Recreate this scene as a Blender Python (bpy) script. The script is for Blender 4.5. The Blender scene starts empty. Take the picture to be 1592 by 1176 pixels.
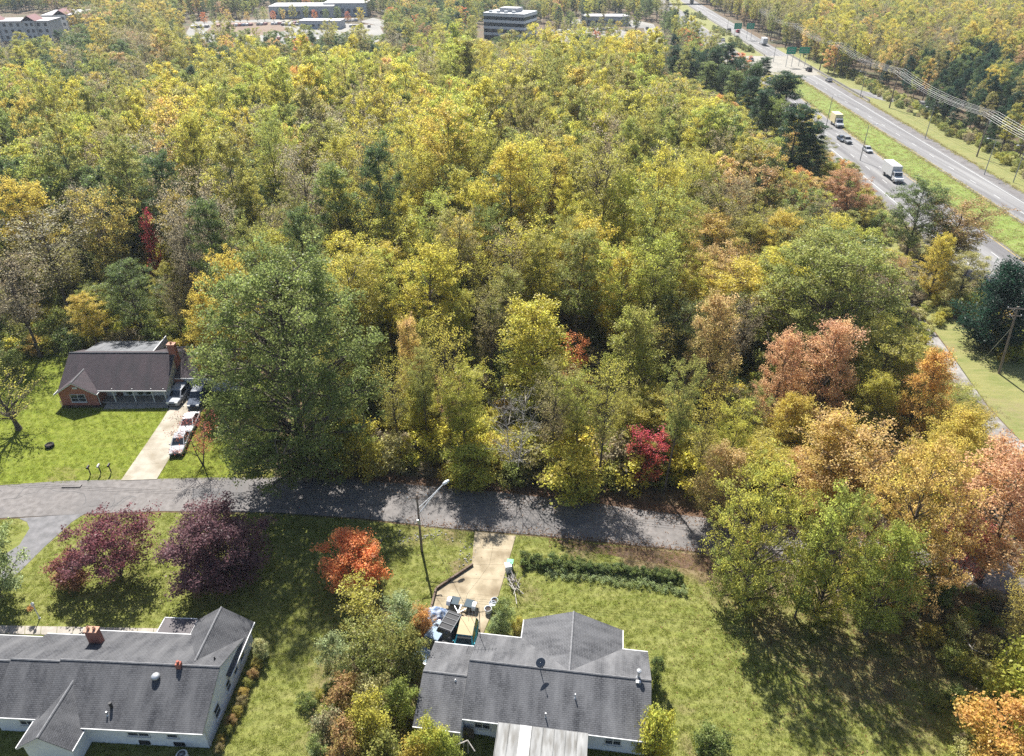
import bpy, bmesh, math, random
import numpy as np
from mathutils import Vector, Matrix, noise

SC = bpy.context.scene
COL = SC.collection
rad = math.radians

# ------------------------------------------------------------------ camera, sky, sun, exposure
PW, PH, FPX, CAMH = 1592.0, 1176.0, 1125.0, 57.0
TILT = math.atan(710.0 / FPX)
ST, CT = math.sin(TILT), math.cos(TILT)
cam_d = bpy.data.cameras.new('camera')
cam = bpy.data.objects.new('camera', cam_d)
COL.objects.link(cam)
cam.location = (0, 0, CAMH)
cam.rotation_euler = (math.pi / 2 - TILT, 0, 0)
cam_d.sensor_fit = 'HORIZONTAL'
cam_d.sensor_width = 36.0
cam_d.lens = FPX / PW * 36.0
cam_d.clip_start = 0.5
cam_d.clip_end = 6000
SC.camera = cam

SUN_EL, SUN_AZ = rad(50), rad(15)          # the sun stands beyond the woods, a little to the left
world = bpy.data.worlds.new('World')
SC.world = world
world.use_nodes = True
wn = world.node_tree
bg = wn.nodes['Background']
sky = wn.nodes.new('ShaderNodeTexSky')
sky.sky_type = 'NISHITA'
sky.sun_disc = False
sky.sun_elevation = SUN_EL
sky.sun_rotation = -SUN_AZ
wn.links.new(sky.outputs[0], bg.inputs[0])
bg.inputs[1].default_value = 0.066
sun_d = bpy.data.lights.new('sun', 'SUN')
sun_d.energy = 5.0
sun_d.angle = rad(0.55)
sun_d.color = (1.0, 0.965, 0.90)
sun = bpy.data.objects.new('sun', sun_d)
COL.objects.link(sun)
sdir = Vector((-math.sin(SUN_AZ) * math.cos(SUN_EL), math.cos(SUN_AZ) * math.cos(SUN_EL), math.sin(SUN_EL)))
sun.rotation_euler = sdir.to_track_quat('Z', 'Y').to_euler()
sun.location = sdir * 300
SC.view_settings.view_transform = 'Standard'
SC.view_settings.look = 'None'
SC.view_settings.gamma = 1.0
SC.view_settings.exposure = 1.42
SC.view_settings.use_curve_mapping = False
SC.render.engine = 'CYCLES'
SC.cycles.max_bounces = 8
SC.cycles.diffuse_bounces = 4
SC.cycles.glossy_bounces = 2
SC.cycles.transmission_bounces = 8
SC.cycles.volume_bounces = 0
SC.cycles.use_denoising = False

# ------------------------------------------------------------------ helpers
def ratio(py):
    yc = (py - PH / 2) / FPX
    return (ST + yc * CT) / (CT - yc * ST)

def P(px, py, z=0.0):
    """the place, at height z, that the photograph shows at pixel px, py"""
    yc = (py - PH / 2) / FPX
    d = (CAMH - z) / (ST + yc * CT)
    return Vector(((px - PW / 2) / FPX * d, d * (CT - yc * ST), z))

def project(v):
    x, y, z = v[0], v[1], v[2] - CAMH
    d = y * CT - z * ST
    return (x / d * FPX + PW / 2, (-z * CT - y * ST) / d * FPX + PH / 2, d)

def tag(o, label=None, cat=None, group=None, kind=None):
    if label: o['label'] = label
    if cat: o['category'] = cat
    if group: o['group'] = group
    if kind: o['kind'] = kind
    return o

def thing(name, label, cat, loc=(0, 0, 0), rz=0.0, group=None):
    o = bpy.data.objects.new(name, None)
    o.empty_display_size = 0.3
    COL.objects.link(o)
    o.location = loc
    o.rotation_euler = (0, 0, rz)
    return tag(o, label, cat, group)

def link_mesh(name, me, parent=None, loc=None):
    o = bpy.data.objects.new(name, me)
    COL.objects.link(o)
    if parent is not None: o.parent = parent
    if loc is not None: o.location = loc
    return o

def copy_tree(o, parent=None):
    c = o.copy()
    COL.objects.link(c)
    if parent is not None: c.parent = parent
    for ch in list(o.children):
        copy_tree(ch, c)
    return c

class MB:
    """collects shapes and links them as one mesh object"""
    def __init__(s):
        s.v, s.f, s.uv = [], [], {}
    def face(s, pts, uv=None):
        i = len(s.v)
        s.v += [tuple(p) for p in pts]
        s.f.append(tuple(range(i, i + len(pts))))
        if uv: s.uv[len(s.f) - 1] = uv
        return s
    def box(s, x0, x1, y0, y1, z0, z1, M=None):
        i = len(s.v)
        for z in (z0, z1):
            for x, y in ((x0, y0), (x1, y0), (x1, y1), (x0, y1)):
                p = Vector((x, y, z))
                s.v.append(tuple(M @ p if M is not None else p))
        for q in ((3, 2, 1, 0), (4, 5, 6, 7), (0, 1, 5, 4), (1, 2, 6, 5), (2, 3, 7, 6), (3, 0, 4, 7)):
            s.f.append(tuple(i + k for k in q))
        return s
    def tube(s, pts, rr, n=6, cap=True):
        pts = [Vector(p) for p in pts]
        if not isinstance(rr, (list, tuple)): rr = [rr] * len(pts)
        i0 = len(s.v)
        for k, p in enumerate(pts):
            d = (pts[min(k + 1, len(pts) - 1)] - pts[max(k - 1, 0)])
            d = d.normalized() if d.length > 1e-9 else Vector((0, 0, 1))
            a = d.cross(Vector((0.31, 0.95, 0.05))) if abs(d.x) > 0.8 or abs(d.z) > 0.6 else d.cross(Vector((0, 0, 1)))
            a.normalize(); b = d.cross(a)
            for j in range(n):
                t = 2 * math.pi * j / n
                s.v.append(tuple(p + (a * math.cos(t) + b * math.sin(t)) * rr[k]))
        for k in range(len(pts) - 1):
            for j in range(n):
                s.f.append((i0 + k * n + j, i0 + k * n + (j + 1) % n, i0 + (k + 1) * n + (j + 1) % n, i0 + (k + 1) * n + j))
        if cap:
            s.f.append(tuple(i0 + j for j in reversed(range(n))))
            s.f.append(tuple(i0 + (len(pts) - 1) * n + j for j in range(n)))
        return s
    def lathe(s, prof, n=14, M=None, closed=True):
        i0 = len(s.v)
        for r, z in prof:
            for j in range(n):
                t = 2 * math.pi * j / n
                p = Vector((r * math.cos(t), r * math.sin(t), z))
                s.v.append(tuple(M @ p if M is not None else p))
        for k in range(len(prof) - 1):
            for j in range(n):
                s.f.append((i0 + k * n + j, i0 + k * n + (j + 1) % n, i0 + (k + 1) * n + (j + 1) % n, i0 + (k + 1) * n + j))
        if closed:
            s.f.append(tuple(i0 + j for j in reversed(range(n))))
            s.f.append(tuple(i0 + (len(prof) - 1) * n + j for j in range(n)))
        return s
    def mesh(s, name, mat, smooth=False):
        me = bpy.data.meshes.new(name)
        me.from_pydata(s.v, [], s.f)
        for m in (mat if isinstance(mat, (list, tuple)) else [mat]): me.materials.append(m)
        if s.uv:
            ul = me.uv_layers.new(name='UVMap')
            for fi, uvs in s.uv.items():
                for li, uv in zip(me.polygons[fi].loop_indices, uvs): ul.data[li].uv = uv
        if smooth: me.polygons.foreach_set('use_smooth', [True] * len(me.polygons))
        me.update()
        return me
    def build(s, name, mat, parent=None, smooth=False, bevel=0.0):
        me = s.mesh(name, mat, smooth)
        o = link_mesh(name, me, parent)
        if bevel:
            b = o.modifiers.new('bevel', 'BEVEL'); b.width = bevel; b.segments = 2; b.limit_method = 'ANGLE'
        return o

# ------------------------------------------------------------------ materials
MATS = {}
def mat(name, c, rough=0.8, c2=None, scale=3.0, detail=6.0, amt=1.0, bump=0.0, bscale=None, metal=0.0, spec=0.3, lo=0.35, hi=0.65, c3=None, scale3=0.3, stretch=None, coat=0.0):
    m = bpy.data.materials.new(name)
    m.use_nodes = True
    nt = m.node_tree; N = nt.nodes; L = nt.links
    b = N['Principled BSDF']
    b.inputs['Base Color'].default_value = (*c, 1)
    b.inputs['Roughness'].default_value = rough
    b.inputs['Metallic'].default_value = metal
    b.inputs['Specular IOR Level'].default_value = spec
    if coat: b.inputs['Coat Weight'].default_value = coat
    tc = N.new('ShaderNodeTexCoord')
    vec = tc.outputs['Object']
    if stretch:
        mp = N.new('ShaderNodeMapping'); mp.inputs['Scale'].default_value = stretch
        L.new(vec, mp.inputs[0]); vec = mp.outputs[0]
    if c2 is not None:
        n = N.new('ShaderNodeTexNoise'); n.inputs['Scale'].default_value = scale; n.inputs['Detail'].default_value = detail
        L.new(vec, n.inputs[0])
        r = N.new('ShaderNodeValToRGB')
        r.color_ramp.elements[0].position = lo; r.color_ramp.elements[0].color = (*c, 1)
        r.color_ramp.elements[1].position = hi; r.color_ramp.elements[1].color = (*c2, 1)
        L.new(n.outputs[0], r.inputs[0])
        out = r.outputs[0]
        if c3 is not None:
            n3 = N.new('ShaderNodeTexNoise'); n3.inputs['Scale'].default_value = scale3; n3.inputs['Detail'].default_value = 5
            L.new(vec, n3.inputs[0])
            mr = N.new('ShaderNodeMapRange'); mr.inputs[1].default_value = .45; mr.inputs[2].default_value = .68
            L.new(n3.outputs[0], mr.inputs[0])
            mx = N.new('ShaderNodeMix'); mx.data_type = 'RGBA'
            L.new(mr.outputs[0], mx.inputs[0]); L.new(out, mx.inputs[6]); mx.inputs[7].default_value = (*c3, 1)
            out = mx.outputs[2]
        L.new(out, b.inputs['Base Color'])
    if bump:
        n2 = N.new('ShaderNodeTexNoise'); n2.inputs['Scale'].default_value = bscale or scale * 4; n2.inputs['Detail'].default_value = 4
        L.new(vec, n2.inputs[0])
        bp = N.new('ShaderNodeBump'); bp.inputs['Strength'].default_value = bump; bp.inputs['Distance'].default_value = .05
        L.new(n2.outputs[0], bp.inputs['Height']); L.new(bp.outputs[0], b.inputs['Normal'])
    MATS[name] = m
    return m

def shingle_mat(name, dark, light, streak):
    """asphalt shingles: courses and tabs from a brick pattern in metres, plus rain streaks down the slope"""
    m = bpy.data.materials.new(name); m.use_nodes = True
    nt = m.node_tree; N = nt.nodes; L = nt.links; b = N['Principled BSDF']
    b.inputs['Roughness'].default_value = .85; b.inputs['Specular IOR Level'].default_value = .25
    uv = N.new('ShaderNodeUVMap'); uv.uv_map = 'UVMap'
    br = N.new('ShaderNodeTexBrick')
    br.inputs['Scale'].default_value = 1.0; br.inputs['Brick Width'].default_value = .33; br.inputs['Row Height'].default_value = .15
    br.inputs['Mortar Size'].default_value = .02; br.inputs['Bias'].default_value = 0.0
    br.inputs['Color1'].default_value = (*dark, 1); br.inputs['Color2'].default_value = (*light, 1)
    br.inputs['Mortar'].default_value = (dark[0] * .45, dark[1] * .45, dark[2] * .45, 1)
    L.new(uv.outputs[0], br.inputs[0])
    mp = N.new('ShaderNodeMapping'); mp.inputs['Scale'].default_value = (.7, .22, 1)
    L.new(uv.outputs[0], mp.inputs[0])
    ns = N.new('ShaderNodeTexNoise'); ns.inputs['Scale'].default_value = 1.0; ns.inputs['Detail'].default_value = 7; ns.inputs['Roughness'].default_value = .6
    L.new(mp.outputs[0], ns.inputs[0])
    mr = N.new('ShaderNodeMapRange'); mr.inputs[1].default_value = .36; mr.inputs[2].default_value = .66
    L.new(ns.outputs[0], mr.inputs[0])
    mx = N.new('ShaderNodeMix'); mx.data_type = 'RGBA'
    L.new(mr.outputs[0], mx.inputs[0]); L.new(br.outputs[0], mx.inputs[6]); mx.inputs[7].default_value = (*streak, 1)
    L.new(mx.outputs[2], b.inputs['Base Color'])
    bp = N.new('ShaderNodeBump'); bp.inputs['Strength'].default_value = .7; bp.inputs['Distance'].default_value = .02
    sub = N.new('ShaderNodeMath'); sub.operation = 'MULTIPLY'; sub.inputs[1].default_value = -1
    L.new(br.outputs['Fac'], sub.inputs[0]); L.new(sub.outputs[0], bp.inputs['Height']); L.new(bp.outputs[0], b.inputs['Normal'])
    MATS[name] = m
    return m

def brick_mat(name, c1, c2, mortar, w=.22, h=.075):
    m = bpy.data.materials.new(name); m.use_nodes = True
    nt = m.node_tree; N = nt.nodes; L = nt.links; b = N['Principled BSDF']
    b.inputs['Roughness'].default_value = .85
    tc = N.new('ShaderNodeTexCoord'); sp = N.new('ShaderNodeSeparateXYZ'); L.new(tc.outputs['Object'], sp.inputs[0])
    ad = N.new('ShaderNodeMath'); ad.operation = 'ADD'; L.new(sp.outputs[0], ad.inputs[0]); L.new(sp.outputs[1], ad.inputs[1])
    cb = N.new('ShaderNodeCombineXYZ'); L.new(ad.outputs[0], cb.inputs[0]); L.new(sp.outputs[2], cb.inputs[1])
    br = N.new('ShaderNodeTexBrick'); br.inputs['Scale'].default_value = 1.0; br.inputs['Brick Width'].default_value = w; br.inputs['Row Height'].default_value = h
    br.inputs['Mortar Size'].default_value = .008
    br.inputs['Color1'].default_value = (*c1, 1); br.inputs['Color2'].default_value = (*c2, 1); br.inputs['Mortar'].default_value = (*mortar, 1)
    L.new(cb.outputs[0], br.inputs[0]); L.new(br.outputs[0], b.inputs['Base Color'])
    bp = N.new('ShaderNodeBump'); bp.inputs['Strength'].default_value = .4; bp.inputs['Distance'].default_value = .01; bp.invert = True
    L.new(br.outputs['Fac'], bp.inputs['Height']); L.new(bp.outputs[0], b.inputs['Normal'])
    MATS[name] = m
    return m

def leaf_mat(name="leaf", trans=.56):
    """leaf colour = mix of the tree's two leaf colours; v = how far a leaf has turned, w = leaf to leaf variation"""
    m = bpy.data.materials.new(name); m.use_nodes = True
    nt = m.node_tree; N = nt.nodes; L = nt.links
    b = N['Principled BSDF']; out = N['Material Output']
    def at(n, t):
        a = N.new('ShaderNodeAttribute'); a.attribute_name = n; a.attribute_type = t; return a
    t1, t2 = at('tint', 'INSTANCER'), at('tint2', 'INSTANCER')
    v, w = at('turn', 'GEOMETRY'), at('vary', 'GEOMETRY')
    mx = N.new('ShaderNodeMix'); mx.data_type = 'RGBA'
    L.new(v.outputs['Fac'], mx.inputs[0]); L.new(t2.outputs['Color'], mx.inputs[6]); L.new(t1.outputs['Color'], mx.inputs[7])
    hs = N.new('ShaderNodeHueSaturation')
    mr = N.new('ShaderNodeMapRange'); mr.inputs[3].default_value = .6; mr.inputs[4].default_value = 1.36
    L.new(w.outputs['Fac'], mr.inputs[0]); L.new(mr.outputs[0], hs.inputs['Value'])
    mr2 = N.new('ShaderNodeMapRange'); mr2.inputs[3].default_value = .485; mr2.inputs[4].default_value = .515
    L.new(w.outputs['Fac'], mr2.inputs[0]); L.new(mr2.outputs[0], hs.inputs['Hue'])
    L.new(mx.outputs[2], hs.inputs['Color'])
    L.new(hs.outputs[0], b.inputs['Base Color'])
    b.inputs['Roughness'].default_value = .45; b.inputs['Specular IOR Level'].default_value = .22
    tr = N.new('ShaderNodeBsdfTranslucent')
    hs2 = N.new('ShaderNodeHueSaturation'); hs2.inputs['Saturation'].default_value = 1.02; hs2.inputs['Value'].default_value = 1.3
    L.new(hs.outputs[0], hs2.inputs['Color']); L.new(hs2.outputs[0], tr.inputs[0])
    ms = N.new('ShaderNodeMixShader'); ms.inputs[0].default_value = trans
    L.new(b.outputs[0], ms.inputs[1]); L.new(tr.outputs[0], ms.inputs[2]); L.new(ms.outputs[0], out.inputs['Surface'])
    MATS[name] = m
    return m

LEAF = leaf_mat()
BARK = mat('bark', (.055, .043, .034), .9, (.13, .105, .085), 2.0, bump=.5)
DEADBARK = mat('dead_wood', (.24, .22, .20), .9, (.42, .39, .36), 2.0, bump=.4)
ASPH = mat('asphalt', (.108, .098, .093), .85, (.160, .147, .140), 1.6, detail=9, bump=.25, bscale=30, c3=(.10, .094, .092), scale3=.13)
ASPH2 = mat('drive_asphalt', (.10, .098, .10), .85, (.15, .145, .148), 1.2, bump=.25, bscale=30)
HWY = mat('highway_asphalt', (.125, .12, .12), .88, (.205, .20, .195), .55, detail=8, bump=.15, bscale=10, stretch=(1, .035, 1), c3=(.105, .10, .10), scale3=.5)
SHOULDER = mat('shoulder_asphalt', (.10, .092, .09), .9, (.15, .14, .135), .4, bump=.15, bscale=10)
CONC = mat('concrete', (.25, .225, .18), .85, (.32, .29, .235), .9, detail=9, bump=.15, bscale=20, c3=(.19, .16, .115), scale3=.35)
CONC_OLD = mat('old_concrete', (.235, .195, .13), .88, (.31, .26, .18), 1.1, detail=9, bump=.15, bscale=20, c3=(.15, .115, .07), scale3=.45)
CONC_PALE = mat('bridge_concrete', (.19, .178, .15), .85, (.24, .222, .19), .3)
WALK = mat('walk_concrete', (.22, .20, .17), .85, (.29, .26, .225), 1.5, bump=.15, bscale=20)
GRAVEL_ROAD = mat('pale_gravel', (.17, .16, .15), .9, (.27, .255, .24), 1.3, detail=9, bump=.5, bscale=14, c3=(.12, .10, .085), scale3=.2)
FLOOR = mat('leaf_litter_floor', (.055, .036, .022), .95, (.13, .085, .045), 1.2, detail=10, bump=.8, bscale=6, c3=(.05, .055, .02), scale3=.06)
MULCH = mat('mulch', (.035, .024, .018), .95, (.06, .045, .035), 5, bump=.6)
WHITE = mat('white_trim', (.50, .50, .50), .55)
WHITEBRICK = mat('white_painted_brick', (.56, .57, .61), .7, (.64, .65, .68), 2.5, bump=.25, bscale=25)
SIDING = mat('pale_siding', (.55, .54, .50), .7, (.62, .61, .57), 2)
BRICK = brick_mat('red_brick', (.27, .065, .04), (.36, .10, .06), (.32, .22, .17))
BRICKD = brick_mat('chimney_brick', (.25, .06, .04), (.33, .10, .06), (.25, .18, .14))
FLUE = mat('clay_flue', (.36, .20, .14), .8)
ROOF_WHITEHOUSE = shingle_mat('grey_shingles', (.034, .035, .040), (.066, .067, .074), (.098, .098, .102))
ROOF_GREY = shingle_mat('weathered_grey_shingles', (.045, .046, .051), (.082, .083, .089), (.13, .13, .135))
ROOF_BROWN = shingle_mat('brown_shingles', (.062, .045, .052), (.09, .068, .075), (.036, .032, .036))
FLATROOF = mat('flat_roofing', (.055, .048, .05), .7, (.085, .075, .078), .8)
RIDGE = mat('ridge_cap', (.11, .11, .115), .8, (.17, .17, .175), 4)
GLASS = mat('window_glass', (.03, .035, .045), .08, spec=.7)
CARGLASS = mat('car_glass', (.015, .018, .022), .06, spec=.7)
TYRE = mat('tyre_rubber', (.018, .018, .018), .9)
RIM = mat('wheel_rim', (.45, .45, .46), .35, metal=.8)
BLACK = mat('black_metal', (.02, .02, .022), .5)
STEEL = mat('galvanised_steel', (.42, .43, .44), .45, metal=.6)
ALU = mat('lamp_aluminium', (.62, .63, .64), .45, metal=.3)
POLEWOOD = mat('pole_wood', (.13, .10, .08), .9, (.22, .18, .145), 1.5, stretch=(6, 6, .6), bump=.3)
TIMBER = mat('old_timber', (.085, .06, .045), .9, (.16, .12, .09), 2, bump=.4)
FENCEWOOD = mat('fence_wood', (.06, .048, .04), .9, (.11, .09, .075), 3, bump=.3)
HEADL = mat('headlight_glass', (.75, .75, .72), .15)
TAILL = mat('tail_light', (.35, .01, .01), .25)
YPAINT = mat('yellow_paint', (.36, .26, .10), .7)
WPAINT = mat('white_paint', (.38, .38, .37), .7)
GREENSIGN = mat('green_sign', (.015, .27, .16), .5)
def paint(name, c, rough=.5, metal=.0):
    return MATS.get(name) or mat(name, c, .72, metal=metal, spec=.3)

def grass_mat(name, a, b, dry, bare, scale=.9, mow=1.2, stripes=.91):
    """turf: two greens in mottles, drier and bare patches where the mesh attribute 'wear' is high, mowing stripes faintly"""
    m = bpy.data.materials.new(name); m.use_nodes = True
    nt = m.node_tree; N = nt.nodes; L = nt.links; bs = N['Principled BSDF']
    bs.inputs['Roughness'].default_value = .9; bs.inputs['Specular IOR Level'].default_value = .15
    tc = N.new('ShaderNodeTexCoord'); vec = tc.outputs['Object']
    def ns(s, d=8, st=None, r=.65):
        n = N.new('ShaderNodeTexNoise'); n.inputs['Scale'].default_value = s; n.inputs['Detail'].default_value = d; n.inputs['Roughness'].default_value = r
        if st:
            mp = N.new('ShaderNodeMapping'); mp.inputs['Scale'].default_value = st; mp.inputs['Rotation'].default_value = (0, 0, .5)
            L.new(vec, mp.inputs[0]); L.new(mp.outputs[0], n.inputs[0])
        else: L.new(vec, n.inputs[0])
        return n
    def ramp(n, lo, hi):
        mr = N.new('ShaderNodeMapRange'); mr.inputs[1].default_value = lo; mr.inputs[2].default_value = hi
        L.new(n.outputs[0], mr.inputs[0]); return mr
    def mix(f, x, y):
        mx = N.new('ShaderNodeMix'); mx.data_type = 'RGBA'; L.new(f, mx.inputs[0])
        for k, c in ((6, x), (7, y)):
            if isinstance(c, tuple): mx.inputs[k].default_value = (*c, 1)
            else: L.new(c, mx.inputs[k])
        return mx.outputs[2]
    c = mix(ramp(ns(scale), .34, .66).outputs[0], a, b)
    c = mix(ramp(ns(.35, 7, (.5, 3.2, 1)), .42, .75).outputs[0], c, dry)
    fine = ramp(ns(7, 6), .3, .75)
    dk = N.new('ShaderNodeMix'); dk.data_type = 'RGBA'; dk.blend_type = 'MULTIPLY'; dk.inputs[0].default_value = .42
    L.new(c, dk.inputs[6]); L.new(fine.outputs[0], dk.inputs[7]); c = dk.outputs[2]
    wv = N.new('ShaderNodeTexWave'); wv.inputs['Scale'].default_value = .3; wv.inputs['Distortion'].default_value = 9.0; wv.inputs['Detail'].default_value = 3.0; wv.inputs['Detail Scale'].default_value = .18
    mp2 = N.new('ShaderNodeMapping'); mp2.inputs['Rotation'].default_value = (0, 0, mow); L.new(vec, mp2.inputs[0]); L.new(mp2.outputs[0], wv.inputs[0])
    wr2 = N.new('ShaderNodeMapRange'); wr2.inputs[3].default_value = stripes; wr2.inputs[4].default_value = 1.08; L.new(wv.outputs['Fac'], wr2.inputs[0])
    mw = N.new('ShaderNodeMix'); mw.data_type = 'RGBA'; mw.blend_type = 'MULTIPLY'; mw.inputs[0].default_value = 1.0
    L.new(c, mw.inputs[6]); L.new(wr2.outputs[0], mw.inputs[7]); c = mw.outputs[2]
    at = N.new('ShaderNodeAttribute'); at.attribute_name = 'wear'
    nb = ns(.8, 9)
    ad = N.new('ShaderNodeMath'); ad.operation = 'ADD'; L.new(at.outputs['Fac'], ad.inputs[0]); L.new(nb.outputs[0], ad.inputs[1])
    wr = N.new('ShaderNodeMapRange'); wr.inputs[1].default_value = .72; wr.inputs[2].default_value = 1.18; L.new(ad.outputs[0], wr.inputs[0])
    c = mix(wr.outputs[0], c, bare)
    L.new(c, bs.inputs['Base Color'])
    bp = N.new('ShaderNodeBump'); bp.inputs['Strength'].default_value = .9; bp.inputs['Distance'].default_value = .08
    n2 = ns(9, 5); L.new(n2.outputs[0], bp.inputs['Height']); L.new(bp.outputs[0], bs.inputs['Normal'])
    MATS[name] = m
    return m
LAWN_A = grass_mat('bright_lawn', (.135, .178, .017), (.19, .222, .026), (.21, .225, .04), (.17, .13, .06), mow=2.5)
LAWN_B = grass_mat('worn_lawn', (.145, .172, .036), (.212, .218, .056), (.25, .245, .085), (.165, .125, .07), mow=1.1)
MEDIAN = grass_mat('median_grass', (.155, .225, .035), (.205, .27, .055), (.26, .27, .10), (.24, .24, .08), .3, mow=.03)
ROUGH = grass_mat('rough_grass', (.15, .175, .05), (.22, .215, .075), (.27, .245, .10), (.19, .15, .085), .3, stripes=1.05)

# ------------------------------------------------------------------ the setting: ground, lawns, street, drives, highway
def sheet(name, pts, z, m, cell=None, wear=None, label=None):
    bm = bmesh.new()
    vs = [bm.verts.new((p[0], p[1], z)) for p in pts]
    f = bm.faces.new(vs)
    if f.normal.z < 0: f.normal_flip()
    bmesh.ops.triangulate(bm, faces=bm.faces[:])
    if cell:
        xs = [p[0] for p in pts]; ys = [p[1] for p in pts]
        for ax, (lo, hi) in enumerate(((min(xs), max(xs)), (min(ys), max(ys)))):
            k = math.ceil(lo / cell) * cell
            while k < hi:
                no = (1, 0, 0) if ax == 0 else (0, 1, 0)
                bmesh.ops.bisect_plane(bm, geom=bm.verts[:] + bm.edges[:] + bm.faces[:], plane_co=(k, k, 0), plane_no=no)
                k += cell
    me = bpy.data.meshes.new(name); bm.to_mesh(me); bm.free()
    n = len(me.polygons); nor = [p.normal.z for p in me.polygons]
    if sum(nor) < 0: me.flip_normals()
    me.materials.append(m)
    if wear is not None:
        a = me.attributes.new('wear', 'FLOAT', 'POINT')
        co = np.zeros(len(me.vertices) * 3); me.vertices.foreach_get('co', co); co = co.reshape(-1, 3)
        w = np.zeros(len(co))
        for (wx, wy, r, amt) in wear:
            d = np.hypot(co[:, 0] - wx, co[:, 1] - wy) / r
            w = np.maximum(w, amt * np.clip(1.35 - d, 0, 1))
        a.data.foreach_set('value', w)
    o = link_mesh(name, me)
    return tag(o, label, kind='structure')

def pxs(lst, z=0): return [P(a, b, z) for a, b in lst]
def wears(lst): return [(P(a, b).x, P(a, b).y, r, k) for a, b, r, k in lst]

gm = MB(); gm.face([(-1600, -120, 0), (1600, -120, 0), (1600, 2600, 0), (-1600, 2600, 0)])
tag(gm.build('ground', FLOOR), 'leaf strewn ground under the woods and beyond', kind='structure')

UP = [(-160, 757), (0, 755), (100, 748), (245, 745), (330, 743), (480, 743), (560, 747), (640, 754), (760, 764), (900, 780), (1050, 800), (1180, 816), (1300, 833), (1400, 846), (1500, 862), (1592, 880), (1760, 915)]
LOW = [(-160, 808), (0, 806), (120, 800), (250, 795), (420, 797), (560, 806), (700, 822), (830, 832), (960, 845), (1080, 858), (1200, 873), (1320, 890), (1420, 903), (1500, 913), (1592, 928), (1760, 962)]
up_w, low_w = pxs(UP), pxs(LOW)
sheet('street', up_w + low_w[::-1], .035, ASPH, label='grey two lane residential street crossing between the woods and the lawns')
def edge_y(edge, x):
    for a, b in zip(edge, edge[1:]):
        if a.x <= x <= b.x: return a.y + (b.y - a.y) * (x - a.x) / (b.x - a.x)
    return edge[0].y if x < edge[0].x else edge[-1].y

PATCH = mat('asphalt_patch', (.085, .08, .08), .9, (.12, .115, .115), 2, bump=.3, bscale=25)
for a_ in (((300, 760), (352, 760), (350, 774), (298, 774)), ((870, 800), (915, 806), (905, 822), (858, 816)), ((520, 776), (600, 782), (598, 790), (518, 784))): sheet('asphalt_patch', pxs(a_), .039, PATCH, label='darker repaired patch in the street')
ck = MB(); rc_ = random.Random(21)
for k in range(26):
    p_ = P(rc_.uniform(-60, 1080), 0 + rc_.uniform(765, 800) if k % 2 else rc_.uniform(770, 795)); a_ = rc_.choice((0, 0, 1.5)) + rc_.gauss(0, .25)
    for j in range(rc_.randrange(4, 11)):
        q_ = p_ + Vector((math.cos(a_), math.sin(a_), 0)) * rc_.uniform(.4, .9); a_ += rc_.gauss(0, .35)
        if not (edge_y(low_w, q_.x) + .2 < q_.y < edge_y(up_w, q_.x) - .2): break
        n_ = Vector((-math.sin(a_), math.cos(a_), 0)) * .03
        ck.face([(v.x, v.y, .041) for v in (p_ - n_, q_ - n_, q_ + n_, p_ + n_)]); p_ = q_
tag(ck.build('crack_seal', mat('crack_tar', (.03, .03, .032), .6)), 'dark sealed cracks wandering over the street', kind='structure')
# lawns
far_lawn = [(-160, 500), (60, 498), (105, 545), (105, 632), (262, 634), (262, 640), (190, 747), (100, 750), (0, 757), (-160, 759)]
sheet('lawn', pxs(far_lawn), .012, LAWN_A, 1.5, wears([(95, 742, 3, .4), (10, 690, 5, .15), (170, 741, 3, .35)]), 'bright green mown lawn before the red brick house')
sheet('lawn', pxs([(243, 746), (296, 640), (322, 590), (420, 590), (430, 700), (425, 746)]), .012, LAWN_A, 1.5, wears([(370, 660, 5, .55), (400, 740, 4, .5), (350, 740, 3, .2)]), 'shaded lawn strip right of the concrete driveway')
near = low_w[:1] + low_w[1:] 
lawn_pts = [Vector((p.x, p.y - .25, 0)) for p in low_w] + [Vector((75, 25, 0)), Vector((-75, 25, 0))]
sheet('lawn', lawn_pts, .008, LAWN_B, 1.2, wears([
    (1330, 1040, 7, .5), (1210, 985, 4, .5), (1430, 1010, 6, .52), (1530, 950, 8, .7), (1250, 1100, 3, .3), (1420, 1130, 4, .42), (1130, 930, 3, .45),
    (1000, 868, 3.0, .85), (1040, 866, 3, .85), (900, 855, 2.4, .6), (1100, 880, 3.5, .85), (1200, 905, 4, .85), (1300, 925, 4, .85), (1420, 930, 5, .8),
    (700, 835, 2, .55), (715, 880, 1.4, .75), (650, 830, 2.5, .45), (560, 1050, 5, .75), (600, 980, 4, .7), (560, 1150, 5, .75), (640, 1080, 4, .6),
    (845, 1000, 3, .5), (820, 925, 2, .45), (1060, 1100, 1.2, .5), (1065, 1160, 1.2, .5), (345, 880, 4, .35), (195, 893, 1.6, .3), (545, 900, 3, .35)]),
    'mown lawn of patchy green around the two near houses')
# leaf strewn verge along the woods side of the street
vg = [Vector((p.x, p.y + 1.5, 0)) for p in up_w[5:]] + [Vector((p.x, p.y - .4, 0)) for p in up_w[5:]][::-1]
VERGE = mat('leafy_verge', (.075, .045, .03), .95, (.135, .08, .048), 2.5, detail=10, bump=.8, bscale=9, c3=(.07, .045, .03), scale3=.5)
sheet('verge', vg, .02, VERGE, label='verge of brown fallen leaves along the woods edge')
sheet('verge', pxs([(850, 838), (960, 850), (1080, 863), (1200, 879), (1200, 905), (1085, 888), (1000, 872), (900, 856)]), .02, VERGE, label='verge of rusty fallen leaves between street and clipped hedge')

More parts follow.
